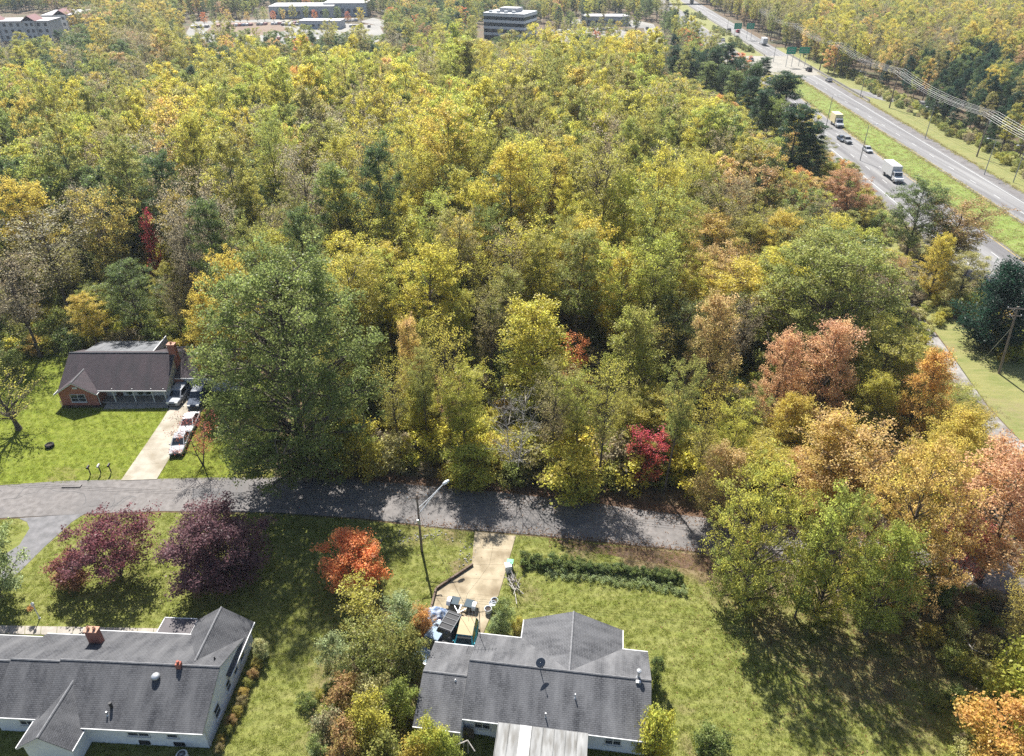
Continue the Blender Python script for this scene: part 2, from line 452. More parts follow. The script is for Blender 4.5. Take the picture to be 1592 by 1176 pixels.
# drives and walks: concrete slabs that can be told apart are pieces of their own
def slabs(name, quads, z, m, piece, label, gap=.02, th=.05):
    root = thing(name, None, None); root['kind'] = 'structure'; root['label'] = label
    for q in quads:
        c = sum((Vector(p) for p in q), Vector()) / 4
        b = MB(); pts = []
        for p in q:
            p = Vector(p); d = (c - p); p = p + d.normalized() * gap
            pts.append(p)
        top = [(p.x, p.y, z + th) for p in pts]; bot = [(p.x, p.y, z - .05) for p in pts]
        area = sum(pts[i].x * pts[(i + 1) % 4].y - pts[(i + 1) % 4].x * pts[i].y for i in range(4))
        if area < 0: top.reverse(); bot.reverse()
        b.face(top)
        for i in range(4): b.face([bot[i], bot[(i + 1) % 4], top[(i + 1) % 4], top[i]])
        b.build(piece, m, root)
    return root
def strip_quads(left, right, n):
    """n quads between two px polylines sampled evenly in the world"""
    def samp(pl, t):
        ls = [(b - a).length for a, b in zip(pl, pl[1:])]; s = t * sum(ls)
        for (a, b), l in zip(zip(pl, pl[1:]), ls):
            if s <= l + 1e-6: return a + (b - a) * (s / max(l, 1e-6))
            s -= l
        return pl[-1]
    L = [samp(left, k / n) for k in range(n + 1)]; R = [samp(right, k / n) for k in range(n + 1)]
    return [(L[k], R[k], R[k + 1], L[k + 1]) for k in range(n)]

slabs('driveway', strip_quads(pxs([(188, 748), (228, 690), (262, 640), (268, 602)]), pxs([(244, 746), (278, 690), (318, 634), (331, 600)]), 7), .03, CONC, 'slab',
      'pale concrete driveway from the street up to the red brick house', gap=.015)
lq = strip_quads(pxs([(738, 827), (733, 882), (678, 920), (664, 990), (652, 1012)]), pxs([(802, 834), (776, 925), (764, 955), (752, 985), (738, 1010)]), 7)
cq = []
for (a, b, c, d) in lq:
    m1, m2 = (a + b) / 2, (c + d) / 2
    cq += [(a, m1, m2, d), (m1, b, c, m2)]
slabs('driveway', cq, .03, CONC_OLD, 'slab', 'stained tan concrete driveway widening before the grey roofed house', gap=.012)
sheet('driveway', pxs([(28, 806), (132, 799), (112, 812), (70, 850), (30, 890), (-60, 950), (-160, 960), (-160, 880), (-20, 880), (30, 848), (46, 822), (42, 812)]), .03, ASPH2, label='grey asphalt driveway branching off the street beside the lawn')
slabs('walkway', strip_quads(pxs([(-60, 972), (265, 978)]), pxs([(-60, 985), (262, 992)]), 13), .02, WALK, 'slab', 'walk of concrete slabs crossing the front lawn of the white brick house', gap=.03)
slabs('walkway', strip_quads(pxs([(166, 628), (262, 627)]), pxs([(160, 637), (262, 635)]), 6), .02, WALK, 'slab', 'narrow concrete walk along the porch of the red brick house', gap=.03)
sheet('flower_bed', pxs([(184, 620), (262, 618), (262, 626), (170, 628)]), .03, MULCH, label='dark mulched bed under the porch')
sheet('flower_bed', pxs([(92, 624), (156, 624), (163, 634), (98, 635)]), .03, MULCH, label='dark mulched bed under the brick gable')

# pale narrow road on the far right and its grass
FR_L = [(1393, 470), (1408, 497), (1440, 535), (1480, 590), (1510, 640), (1545, 690), (1640, 790), (1720, 900)]
FR_R = [(1420, 470), (1437, 497), (1470, 540), (1505, 590), (1535, 632), (1572, 672), (1680, 780), (1790, 890)]
sheet('side_road', pxs(FR_L) + pxs(FR_R)[::-1], .03, GRAVEL_ROAD, label='narrow pale side road behind the orange trees')
sheet('grass_verge', pxs([(1422, 470), (1440, 497), (1472, 540), (1507, 590), (1537, 632), (1574, 672), (1682, 780), (1800, 800), (1760, 600), (1640, 520), (1500, 510), (1450, 470)]), .01, ROUGH, 1.5,
      wears([(1580, 640, 6, .35), (1475, 540, 2, .5)]), 'sunny grass beside the side road and the leaning pole')

# highway
HX, HS = 93.8, .0545
def hx(y, off): return HX + HS * y + off
def hstrip(name, o0, o1, y0, y1, z, m, label=None, wear=None, cell=None):
    return sheet(name, [(hx(y0, o0), y0), (hx(y0, o1), y0), (hx(y1, o1), y1), (hx(y1, o0), y1)], z, m, cell, wear, label)
hstrip('highway', -15.2, 1.0, 60, 1500, .03, HWY, 'near carriageway of the highway')
hstrip('highway', 11.3, 23.6, 60, 1500, .03, HWY, 'far carriageway of the highway')
for z0, (a, b), lb in ((.034, (-15.2, -12.0), 'near'), (.034, (20.2, 23.6), 'far')):
    hstrip('shoulder', a, b, 60, 345, z0, SHOULDER, 'darker paved shoulder of the %s carriageway' % lb)
hstrip('median', 1.0, 11.3, 60, 345, .02, MEDIAN, 'bright green grass median between the carriageways', [], 6)
hstrip('median', 1.0, 11.3, 388, 900, .02, ROUGH, 'rough grass median beyond the bridge', [], 12)
hstrip('grass_verge', 23.6, 42, 60, 420, .015, ROUGH, 'sunlit grass verge right of the highway', wears([(1592, 330, 8, .3), (1500, 250, 8, .4)]), 4)
hstrip('grass_verge', -24, -15.2, 60, 420, .012, ROUGH, 'rough grass beside the near carriageway', [], 6)
# lane paint: one flat sheet per carriageway
pm = MB(); ym = MB()
def hq(mb, o0, o1, y0, y1): mb.face([(hx(y0, o0), y0, .042), (hx(y0, o1), y0, .042), (hx(y1, o1), y1, .042), (hx(y1, o0), y1, .042)])
for off in (-3.7, -7.4):
    y = 62
    while y < 700: hq(pm, off - .09, off + .09, y, y + 3.2); y += 12.2
for off in (15.4,):
    y = 62
    while y < 700: hq(pm, off - .09, off + .09, y, y + 3.2); y += 12.2
hq(pm, -11.2, -11.0, 60, 900); hq(pm, 19.3, 19.5, 60, 900)
hq(ym, .1, .3, 60, 900); hq(ym, 12.0, 12.2, 60, 900)
tag(pm.build('lane_marking', WPAINT), 'white dashed and edge lines of the highway', kind='structure')
tag(ym.build('lane_marking', YPAINT), 'yellow edge lines along the highway median', kind='structure')
# ramp leaving on the right
rp = [P(a, b) for a, b in ((1302, 136), (1330, 146), (1370, 156), (1430, 166), (1500, 166))]
rq = [P(a, b) for a, b in ((1290, 132), (1330, 139), (1370, 148), (1430, 157), (1500, 158))]
sheet('ramp', rp + rq[::-1], .032, HWY, label='narrow ramp curving away right of the highway')
# bridge deck and parapets
hstrip('bridge_deck', -15.4, 23.8, 338, 392, .05, CONC_PALE, 'pale concrete bridge deck carrying both carriageways')
def barrier(off, y0, y1, label, h=.95):
    b = MB()
    p = [(-.3, 0), (-.12, .3), (-.1, h), (.1, h), (.12, .3), (.3, 0)]
    for k in range(len(p) - 1):
        (a, z0), (c, z1) = p[k], p[k + 1]
        b.face([(hx(y0, off + a), y0, z0 + .05), (hx(y0, off + c), y0, z1 + .05), (hx(y1, off + c), y1, z1 + .05), (hx(y1, off + a), y1, z0 + .05)])
    for yy in (y0, y1): b.face([(hx(yy, off + a), yy, z + .05) for a, z in p])
    o = b.build('barrier', CONC_PALE); tag(o, label, 'barrier')
barrier(23.9, 283, 398, 'long pale concrete parapet on the outer right side of the bridge')
barrier(-15.5, 330, 398, 'concrete parapet on the wooded side of the bridge')
barrier(11.2, 392, 640, 'concrete median barrier edging the far carriageway beyond the bridge', .8)

# far roads, car parks and yards seen over the trees
def far_sheet(name, pts, m, z, label): sheet(name, pxs(pts), z, m, label=label)
PARK = mat('pale_paving', (.135, .13, .12), .85, (.20, .19, .17), .05)
BARE = mat('bare_soil', (.13, .085, .058), .95, (.18, .125, .085), .08)
far_sheet('car_park', [(280, 66), (300, 34), (430, 30), (590, 40), (600, 60), (560, 76)], PARK, .02, 'pale car park beyond the woods')
far_sheet('soil_patch', [(318, 52), (335, 35), (425, 35), (452, 47), (400, 56)], BARE, .05, 'brown bare soil patch in the far car park')
far_sheet('car_park', [(835, 62), (850, 46), (960, 44), (1010, 62), (990, 80), (880, 80)], PARK, .02, 'car park right of the office building')
far_sheet('side_road', [(1000, 40), (1016, 38), (1042, 82), (1042, 98), (1015, 98)], PARK, .03, 'pale road along the near trees left of the highway')
far_sheet('side_road', [(880, 30), (990, 32), (1016, 38), (1000, 44), (880, 36)], PARK, .025, 'pale cross street beyond the office building')
far_sheet('side_road', [(795, 14), (808, 6), (870, 3), (872, 6), (812, 10), (806, 18)], PARK, .03, 'far winding pale road')
far_sheet('car_park', [(0, 75), (0, 68), (95, 68), (120, 56), (130, 62), (105, 80)], PARK, .02, 'pale apron before the apartment block')
far_sheet('car_park', [(560, 34), (580, 28), (600, 33), (596, 42)], PARK, .03, 'small pale yard among the far trees')

far_sheet('car_park', [(150, 12), (170, 4), (235, 4), (240, 12)], PARK, .02, 'faint pale yard at the top left')
far_sheet('car_park', [(590, 18), (610, 8), (700, 8), (706, 20)], PARK, .02, 'faint pale car park left of the office building')
far_sheet('clearing', [(640, 34), (660, 27), (720, 27), (726, 36)], ROUGH, .02, 'grassy clearing left of the office building')

# ------------------------------------------------------------------ trees
def env(shape, u):
    u = min(max(u, 0.0), 1.0)
    if shape == 'tulip': return (math.sin(math.pi * (u * .86 + .09))) ** .75 * (1.0 - .18 * u)
    if shape == 'round': return math.sqrt(max(0, 1 - (2 * u * .93 - .86) ** 2)) * .98 + .05
    if shape == 'broad': return math.sqrt(max(0, 1 - (1.9 * u - .85) ** 2 * .9)) * .95 + .05
    if shape == 'umbrella': return min(1, u * 2.6 + .25) * math.sqrt(max(0, 1 - u ** 2.2)) + .08
    if shape == 'dome': return math.sqrt(max(0, 1 - ((u - .44) / .61) ** 2))
    if shape == 'broom': return (.30 + .75 * u ** 1.1) * (1 if u < .72 else math.sqrt(max(0, 1 - ((u - .72) / .31) ** 2)))
    if shape == 'cone': return (1 - u) ** .85 * .97 + .03
    if shape == 'egg': return min(1, u * 3.5 + .2) * (1 - u * .9) ** .6
    return 1.0

def skeleton(rng, H, R, cb, shape, nl, r0, twigs=4, up=.5, wander=.012, droop=0.0, stems=1, spread=.28, rc=.17):
    tubes, cl = [], []
    for s in range(stems):
        ox = oy = 0.0; dx = dy = 0.0
        if stems > 1:
            a = 2 * math.pi * s / stems + rng.uniform(-.4, .4); dx, dy = math.cos(a) * R * .35, math.sin(a) * R * .35
        K = 8; tp = []
        top = H * (.95 if stems == 1 else rng.uniform(.78, .95))
        wx = wy = 0.0
        for k in range(K):
            t = k / (K - 1)
            wx += rng.normal(0, wander * H); wy += rng.normal(0, wander * H)
            tp.append(np.array([wx * t + dx * t ** .8, wy * t + dy * t ** .8, top * t]))
        rr = [r0 / math.sqrt(stems) * ((1 - .93 * (k / (K - 1))) + (.35 if k == 0 else 0)) for k in range(K)]
        tubes.append((tp, rr, 7))
        def trunk_at(z):
            t = min(max(z / top, 0), 1) * (K - 1); i = min(int(t), K - 2); f = t - i
            return tp[i] * (1 - f) + tp[i + 1] * f
        n_here = nl // stems
        for i in range(n_here):
            u = ((i + rng.uniform(.1, .9)) / n_here)
            ze = cb * H + u * (H - cb * H) * .97
            az = (i * 2.39996 + s * 1.3 + rng.normal(0, .35))
            L = R * env(shape, u) * rng.uniform(.72, 1.08)
            if stems > 1: L *= .8
            zs = max(ze - up * L * rng.uniform(.7, 1.2), cb * H * .55)
            zs = min(zs, top * .93)
            a = trunk_at(zs)
            cx, cy = (a[0], a[1])
            e = np.array([cx + math.cos(az) * L, cy + math.sin(az) * L, ze - droop * L])
            m1 = a * .62 + e * .38 + np.array([rng.normal(0, .05 * L), rng.normal(0, .05 * L), .10 * L])
            m2 = a * .28 + e * .72 + np.array([rng.normal(0, .05 * L), rng.normal(0, .05 * L), .06 * L])
            r1 = max(.03, r0 / math.sqrt(stems) * .42 * (1 - .75 * zs / H))
            tubes.append(([a, m1, m2, e], [r1, r1 * .7, r1 * .42, .015], 5))
            cl.append((e, u, 1.0))
            for k in range(twigs):
                t = rng.uniform(.3, 1.0)
                q = (a * (1 - t) + e * t) if t < .4 else (m1 * (1 - (t - .3) / .7) + e * ((t - .3) / .7))
                d = rng.normal(0, 1, 3); d[2] = abs(d[2]) * .55 + .15 - droop
                d += np.array([math.cos(az), math.sin(az), 0]) * .4
                d /= np.linalg.norm(d)
                e2 = q + d * R * spread * rng.uniform(.5, 1.15)
                tubes.append(([q, (q + e2) / 2 + rng.normal(0, .04 * R, 3), e2], [r1 * .35, r1 * .22, .01], 4))
                cl.append((e2, u, .85))
                if rng.random() < .4: cl.append(((q + e2) / 2, u, .7))
        for k in range(3): cl.append((trunk_at(top * rng.uniform(.9, 1.0)) + rng.normal(0, .05 * R, 3), 1.0, .8))
    return tubes, cl

def tube_mesh(name, tubes, mats):
    mb = MB()
    for pts, rr, n in tubes: mb.tube(pts, rr, n, cap=False)
    return mb.mesh(name, mats, smooth=True)

def leaf_arrays(rng, cl, n, size, rc, narrow=.62, flat=.75, nup=.8, hw=.35):
    cl_c = np.array([c[0] for c in cl]); cl_u = np.array([c[1] for c in cl]); cl_s = np.array([c[2] for c in cl])
    idx = rng.integers(0, len(cl), n)
    cv = rng.random(len(cl))
    off = rng.normal(0, 1, (n, 3))
    off /= np.maximum(np.linalg.norm(off, axis=1, keepdims=True), 1e-6)
    off *= (rng.random((n, 1)) ** .5)
    off *= (rc * cl_s[idx] * (.75 + .5 * cv[idx]))[:, None] * np.array([1, 1, flat])
    c = cl_c[idx] + off
    c[:, 2] = np.maximum(c[:, 2], .12)
    nrm = rng.normal(0, 1, (n, 3)) + np.array([0, 0, nup]) + off / max(rc, .01) * .6
    nrm /= np.linalg.norm(nrm, axis=1, keepdims=True)
    t = np.cross(nrm, rng.normal(0, 1, (n, 3))); t /= np.maximum(np.linalg.norm(t, axis=1, keepdims=True), 1e-6)
    b = np.cross(nrm, t)
    s = size * rng.uniform(.65, 1.3, (n, 1))
    V = np.empty((n, 4, 3))
    V[:, 0] = c - t * s * .5; V[:, 2] = c + t * s * .5
    V[:, 1] = c + b * s * .5 * narrow + nrm * s * .10; V[:, 3] = c - b * s * .5 * narrow + nrm * s * .10
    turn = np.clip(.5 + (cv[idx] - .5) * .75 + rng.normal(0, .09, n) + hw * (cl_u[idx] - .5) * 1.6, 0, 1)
    vary = np.clip(.5 + rng.normal(0, .15, n) + (rng.random(len(cl))[idx] - .5) * .45, 0, 1)
    return V, turn, vary

def leaf_mesh(name, V, turn, vary, mats, extra=None, mi=0):
    """V (n,4,3) leaves; extra = (verts, faces) of wood to append with material slot 1"""
    n = len(V); nv = n * 4
    ev, ef = extra if extra else ([], [])
    me = bpy.data.meshes.new(name)
    co = np.concatenate([V.reshape(-1, 3), np.array(ev).reshape(-1, 3)]) if len(ev) else V.reshape(-1, 3)
    me.vertices.add(len(co)); me.vertices.foreach_set('co', co.ravel())
    lv = np.arange(nv); ls = np.arange(0, nv, 4)
    fl = [np.array(f) for f in ef]
    if fl:
        lens = np.array([len(f) for f in fl]); lv2 = np.concatenate(fl) + nv
        ls2 = nv + np.concatenate([[0], np.cumsum(lens)[:-1]])
        lv = np.concatenate([lv, lv2]); ls = np.concatenate([ls, ls2])
    me.loops.add(len(lv)); me.loops.foreach_set('vertex_index', lv.astype(np.int32))
    me.polygons.add(len(ls)); me.polygons.foreach_set('loop_start', ls.astype(np.int32))
    for m in mats: me.materials.append(m)
    k = len(ls) - n
    if k:
        me.polygons.foreach_set('material_index', np.concatenate([np.zeros(n), np.ones(k)]).astype(np.int32))
    for nm, a in (('turn', turn), ('vary', vary)):
        at = me.attributes.new(nm, 'FLOAT', 'FACE')
        at.data.foreach_set('value', np.concatenate([a, np.full(k, .5)]).astype(np.float32))
    me.update(calc_edges=True)
    return me

PROTO = {}
def proto(key, seed, H, R, cb, shape, nl, r0, n, size, rcf=.16, bark=None, dead=False, nup=.8, narrow=.62, flat=.75, hw=.35, **kw):
    rng = np.random.default_rng(seed)
    tubes, cl = skeleton(rng, H, R, cb, shape, nl, r0, **kw)
    tm = tube_mesh(key + '_trunk', tubes, [bark or BARK])
    cm = None
    if n:
        rc = R * rcf + .25
        V, t, w = leaf_arrays(rng, cl, n, size, rc, narrow, flat, nup, hw)
        cm = leaf_mesh(key + '_crown', V, t, w, [LEAF])
    if cm is not None:
        zs = V[:, :, 2].ravel(); rs_ = np.hypot(V[:, :, 0], V[:, :, 1]).ravel()
        H, R = float(np.percentile(zs, 99.8)), float(np.percentile(rs_, 97.5))
    PROTO[key] = (tm, cm, H, R)

# narrow tall woodland trees: ovals and upswept brooms
for k in range(2): proto('tulip%d' % k, 10 + k, 26, 4.3, (.34, .42)[k], 'tulip', 40, .30, 19000, .23, rcf=.13, twigs=7, up=.9, wander=.006)
for k in range(2, 5): proto('tulip%d' % k, 10 + k, 26, 4.6, (.38, .44, .34)[k - 2], 'broom', 40, .27, (15000, 12500, 17000)[k - 2], .23, rcf=.12, twigs=8, up=1.7, wander=.008, spread=.34)
# rounder woodland trees
for k in range(4): proto('round%d' % k, 30 + k, 19, 5.2, (.25, .3, .2, .28)[k], ('round', 'dome', 'broom', 'round')[k], 44, .30, (23000, 21000, 17000, 20000)[k], .235, rcf=.115, twigs=8, up=(.6, .7, 1.3, .8)[k], spread=.3)
# thin crowned, half bare
for k in range(3): proto('sparse%d' % k, 50 + k, 23, 4.6, .36, 'broom', 42, .22, 5600, .22, rcf=.14, twigs=9, up=1.5, wander=.01, spread=.34)
# egg shaped maples
for k in range(3): proto('maple%d' % k, 70 + k, 15, 4.5, .14, 'egg', 44, .24, 20000, .20, rcf=.125, twigs=8, up=1.0)
# pines and cedars
for k in range(2): proto('pine%d' % k, 80 + k, 21, 4.2, .22, 'egg', 46, .28, 18000, .36, rcf=.16, twigs=5, up=.25, narrow=.3, nup=.6, flat=.5, hw=.1)
proto('cedar', 85, 10, 4.2, .04, 'egg', 60, .25, 17000, .34, rcf=.2, twigs=4, up=.35, narrow=.34, nup=.5, hw=.1)
# big oaks
proto('oak0', 90, 27, 9.5, .10, 'dome', 104, .62, 86000, .26, rcf=.10, twigs=8, up=.6, hw=.05, flat=.6)
proto('oak1', 91, 22, 9.5, .16, 'dome', 92, .55, 70000, .27, rcf=.085, twigs=8, up=.6, hw=.05, flat=.6)
proto('low0', 93, 17, 7.0, .05, 'round', 60, .36, 27000, .25, rcf=.085, twigs=8, up=.7)
proto('low1', 94, 17, 7.0, .08, 'broad', 60, .36, 27000, .25, rcf=.085, twigs=8, up=.7)
# garden trees
proto('plum', 95, 9, 5.0, .14, 'broad', 48, 0.26, 34000, .22, rcf=.15, twigs=6, up=.8, stems=3, hw=.25)
proto('japan', 96, 7.6, 4.8, .30, 'umbrella', 40, .20, 11000, .24, rcf=.13, twigs=6, up=.7, stems=4, hw=.1, flat=.55)
proto('orange', 97, 7.2, 3.0, .18, 'round', 34, .16, 10500, .24, rcf=.2, twigs=5, up=.8, hw=.3)
proto('yard', 98, 9.5, 4.6, .12, 'round', 46, .26, 16000, .27, rcf=.16, twigs=5, up=.7)
proto('thin_yard', 99, 9.0, 4.2, .35, 'umbrella', 26, .28, 900, .26, rcf=.12, twigs=6, up=.9)
proto('thin_maple', 100, 6.2, 3.2, .34, 'umbrella', 26, .12, 1500, .15, rcf=.10, twigs=6, up=.9, stems=2)
proto('dead', 101, 9, 4.6, .25, 'umbrella', 44, .17, 0, .3, bark=DEADBARK, twigs=10, up=.5, stems=2, spread=.34)
# understorey and garden shrubs
for k in range(4): proto('shrub%d' % k, 110 + k, (3.6, 4.6, 2.8, 5.5)[k], (1.9, 2.0, 1.8, 2.2)[k], .06, 'round', 26, .07, (5200, 6000, 4600, 6600)[k], .19, rcf=.20, twigs=6, up=.8, stems=3)
for k in range(2): proto('young%d' % k, 120 + k, 9, 2.6, .12, 'egg', 30, .10, 3400, .20, rcf=.15, twigs=7, up=1.2, stems=2)

C = dict(yellow=(.52, .445, .085), gold=(.50, .385, .095), lime=(.37, .40, .085), yellowgreen=(.45, .41, .08), olive=(.29, .275, .08), green=(.235, .275, .080),
         oak=(.245, .28, .088), oakdark=(.135, .175, .058), dark=(.085, .125, .050), pine=(.022, .055, .034), orange=(.58, .33, .12), peach=(.56, .39, .19), salmon=(.57, .34, .21), red=(.52, .17, .09), coral=(.72, .31, .13),
         crimson=(.50, .07, .13), brown=(.27, .215, .125), grey=(.29, .26, .18), rust=(.38, .235, .12), plum=(.175, .095, .105), wine=(.215, .072, .085), pale=(.48, .44, .22), silver=(.32, .38, .21))


def plant(key, x, y, h, w, t1, t2, name, label, cat, group=None, rz=None, lean=None, z=0.0):
    tm, cm, H, R = PROTO[key]
    r = thing(name, label, cat, (x, y, z), random.uniform(0, 6.28) if rz is None else rz, group)
    if lean: r.rotation_euler = (lean[0], lean[1], r.rotation_euler.z)
    r.scale = (w / (2 * R), w / (2 * R), h / H)
    link_mesh('trunk', tm, r)
    if cm is not None:
        c = link_mesh('crown' if cat == 'tree' else 'foliage', cm, r)
        c['tint'] = C[t1]; c['tint2'] = C[t2]
    PLACED.append((x, y, w / 2))
    return r
PLACED = []
VIS = []
def see(cx, top, w, x, y, h, part=.62):
    """random woodland trees standing nearer must not hide this part of the tree"""
    bot = project((x, y, 0))[1]
    VIS.append((cx - w * .42, top + 4, cx + w * .42, top + (bot - top) * part, y))
def hero_base(key, bx, by, topy, wpx, t1, t2, label, name='tree', cat='tree', group=None, lean=None):
    b = P(bx, by)
    h = CAMH - ratio(topy) * b.y
    d = project((b.x, b.y, h * .6))[2]
    if b.y > 66: see(bx, topy, wpx, b.x, b.y, h, .8)
    return plant(key, b.x, b.y, h, wpx * d / FPX, t1, t2, name, label, cat, group, lean=lean)
def hero_top(key, cx, topy, wpx, H, t1, t2, label, name='tree', cat='tree', group=None):
    y = (CAMH - H) / ratio(topy)
    d = project((0, y, H * .7))[2]
    x = (cx - PW / 2) / FPX * d
    see(cx, topy, wpx, x, y, H, .6)
    return plant(key, x, y, H, wpx * d / FPX, t1, t2, name, label, cat, group)

hero_base('oak0', 478, 744, 404, 280, 'oak', 'oakdark', 'huge green oak standing at the street edge right of the brick house drive')  # second tint is the darker of the oak's own two leaf greens
hero_top('round0', 345, 392, 110, 21, 'gold', 'yellow', 'golden yellow tree tucked behind the left shoulder of the huge oak')
hero_top('maple1', 318, 455, 70, 15, 'gold', 'yellow', 'amber tree hanging over the garage roof of the brick house')
hero_top('tulip2', 545, 378, 110, 22, 'yellow', 'olive', 'yellow tree showing over the top right of the huge oak')
hero_base('japan', 188, 896, 806, 142, 'wine', 'plum', 'wine red spreading maple with pale stems on the near lawn', group=None)
hero_base('plum', 350, 905, 806, 152, 'plum', 'plum', 'dense dark purple plum tree by the street, right of the wine red maple')
hero_base('orange', 553, 914, 838, 106, 'coral', 'coral', 'small bright orange red tree alone on the near lawn')
hero_base('yard', 2, 930, 800, 110, 'green', 'silver', 'green tree cut by the frame above the white brick house lawn')
hero_base('thin_yard', 30, 668, 572, 120, 'yellowgreen', 'olive', 'nearly bare leaning tree on the lawn left of the brick house', lean=(0, -.08, 0))
hero_base('thin_maple', 316, 724, 646, 80, 'wine', 'red', 'thin dark red maple beside the parked cars')
hero_base('shrub0', 117, 908, 862, 62, 'wine', 'rust', 'round pinkish red bush left of the wine red maple', 'shrub', 'shrub')
# woods, told apart by colour
hero_top('maple0', 832, 472, 136, 17, 'yellow', 'lime', 'pyramid shaped golden maple in the middle of the woods front')
hero_top('maple2', 638, 494, 50, 15, 'peach', 'yellow', 'slim peach orange tree just right of the huge oak')
hero_top('young0', 893, 522, 54, 11, 'red', 'orange', 'small scarlet topped tree right of the golden maple')
hero_base('young1', 1003, 752, 668, 66, 'crimson', 'red', 'bright crimson sapling at the woods edge above the street')
hero_top('maple2', 655, 590, 66, 9, 'lime', 'yellow', 'bright lime and yellow tree below the slim peach orange tree')
hero_base('shrub3', 735, 755, 690, 90, 'lime', 'yellowgreen', 'lime green bush at the street edge left of the dead tree', 'shrub', 'shrub')
hero_base('shrub1', 890, 772, 700, 110, 'yellow', 'lime', 'sunlit yellow bush at the street edge right of the dead tree', 'shrub', 'shrub')
hero_base('shrub3', 560, 742, 640, 80, 'yellow', 'olive', 'yellow bush under the right side of the huge oak', 'shrub', 'shrub')
hero_top('maple1', 985, 480, 110, 17, 'olive', 'lime', 'tall olive tree with a dark trunk above the crimson sapling')
hero_base('dead', 800, 748, 612, 112, 'grey', 'grey', 'bare silvery dead tree leaning out of the woods above the street')
hero_top('young1', 702, 576, 48, 10, 'rust', 'plum', 'small dusky purple brown tree left of the dead tree')
hero_top('maple1', 1110, 456, 92, 18, 'peach', 'olive', 'peach topped maple left of the broad dark oak')
hero_top('oak1', 1292, 372, 236, 22, 'green', 'olive', 'broad dark green oak on the right of the woods')
hero_top('maple0', 1216, 518, 78, 15, 'salmon', 'peach', 'left one of two salmon pink maples before the broad oak')
hero_top('maple2', 1290, 500, 104, 17, 'salmon', 'peach', 'right and taller one of two salmon pink maples before the broad oak')
hero_top('maple1', 1445, 545, 92, 15, 'orange', 'gold', 'orange gold maple beside the pale side road')
hero_base('round1', 1405, 408, 282, 100, 'dark', 'green', 'dark green round tree beside the highway below the white truck')
hero_base('round2', 1468, 415, 308, 112, 'rust', 'olive', 'rusty brown round tree beside the highway')
hero_base('maple0', 1443, 466, 366, 54, 'yellow', 'gold', 'small clear yellow tree between the rusty tree and the side road')
hero_base('round3', 1484, 478, 392, 74, 'olive', 'pale', 'olive tree left of the dark cedar')
hero_base('cedar', 1536, 538, 408, 112, 'pine', 'pine', 'dark green cedar near the leaning utility pole')
hero_top('round0', 1326, 262, 80, 12, 'rust', 'salmon', 'russet tree by the highway just left of the white truck')
# tall slender trees standing right up to the street, trunks showing
SL = (('sparse0', 'yellowgreen', 'olive'), ('tulip3', 'olive', 'green'), ('sparse2', 'yellow', 'olive'), ('tulip4', 'yellowgreen', 'lime'), ('sparse1', 'olive', 'brown'), ('tulip3', 'lime', 'olive'))
SN = ('first', 'second', 'third', 'fourth', 'fifth', 'sixth', 'seventh', 'eighth', 'ninth', 'tenth', 'eleventh')
rs_f = random.Random(5)
SP = []
for k in range(13):
    x = -14.5 + k * 3.2 + rs_f.uniform(-.8, .8); y = edge_y(up_w, x) + rs_f.uniform(2.6, 7.5)
    px_ = project((x, y, 6))[0]
    if not (748 < px_ < 846 or 968 < px_ < 1036): SP.append((x, y))
SN2 = {8: 'eight', 9: 'nine', 10: 'ten', 11: 'eleven', 12: 'twelve', 13: 'thirteen'}
SN = SN + ('twelfth', 'thirteenth')
for k, (x, y) in enumerate(SP):
    key, c1, c2 = SL[k % 6]
    plant(key, x, y, rs_f.uniform(13, 19.5), rs_f.uniform(4.2, 6.2), c1, c2, 'tree', 'tall slender street edge tree, %s of %s from the huge oak rightwards' % (SN[k], SN2.get(len(SP), 'several')), 'tree', 'slender trees along the street')
# the street corner on the right
hero_base('low0', 1155, 940, 722, 170, 'yellowgreen', 'green', 'yellow green tree at the end of the hedge on the right')
hero_base('low1', 1375, 930, 700, 180, 'gold', 'peach', 'golden topped large tree right of the lime ones, leaning over the street')
hero_base('low0', 1268, 960, 765, 120, 'green', 'yellowgreen', 'yellow green tree in front of the golden topped large tree')
hero_base('maple1', 1345, 985, 820, 110, 'lime', 'green', 'lower green tree hanging over the brown ground before the golden topped one')
hero_base('round2', 1290, 838, 655, 150, 'peach', 'gold', 'peach and gold tree beyond the street, behind the yellow green trees')
hero_base('round1', 1395, 850, 668, 110, 'gold', 'olive', 'gold tree beyond the street left of the salmon orange tree')
hero_base('young0', 1235, 960, 760, 80, 'lime', 'green', 'narrow lime green tree between the two large trees at the hedge end')
hero_base('round0', 1520, 905, 690, 210, 'salmon', 'peach', 'salmon orange tree over the street at the far right')
hero_base('maple1', 1440, 800, 640, 120, 'gold', 'yellowgreen', 'gold and green tree between the side road and the street')
hero_base('maple2', 1265, 815, 650, 130, 'gold', 'peach', 'peach gold tree rising behind the street at the right')
hero_base('maple0', 1110, 812, 690, 96, 'peach', 'olive', 'dull peach tree at the woods edge where the street goes under the trees')
hero_base('young1', 1480, 905, 818, 80, 'crimson', 'salmon', 'small pink red tree under the salmon orange tree')
hero_base('young0', 1158, 880, 832, 24, 'crimson', 'red', 'tiny crimson sprout showing through the yellow green tree')
hero_base('sparse1', 1556, 1035, 880, 90, 'gold', 'olive', 'thin trunked tree with sparse gold leaves at the right lawn edge')
hero_base('shrub3', 1535, 1176, 1092, 130, 'orange', 'gold', 'orange and gold shrub in the lower right corner', 'shrub', 'shrub')
hero_base('shrub1', 1590, 1180, 1070, 90, 'gold', 'lime', 'golden shrub right of the orange shrub in the corner', 'shrub', 'shrub')
hero_base('shrub2', 1572, 1095, 1010, 110, 'lime', 'yellowgreen', 'lime yellow bush under the thin trunked tree', 'shrub', 'shrub')
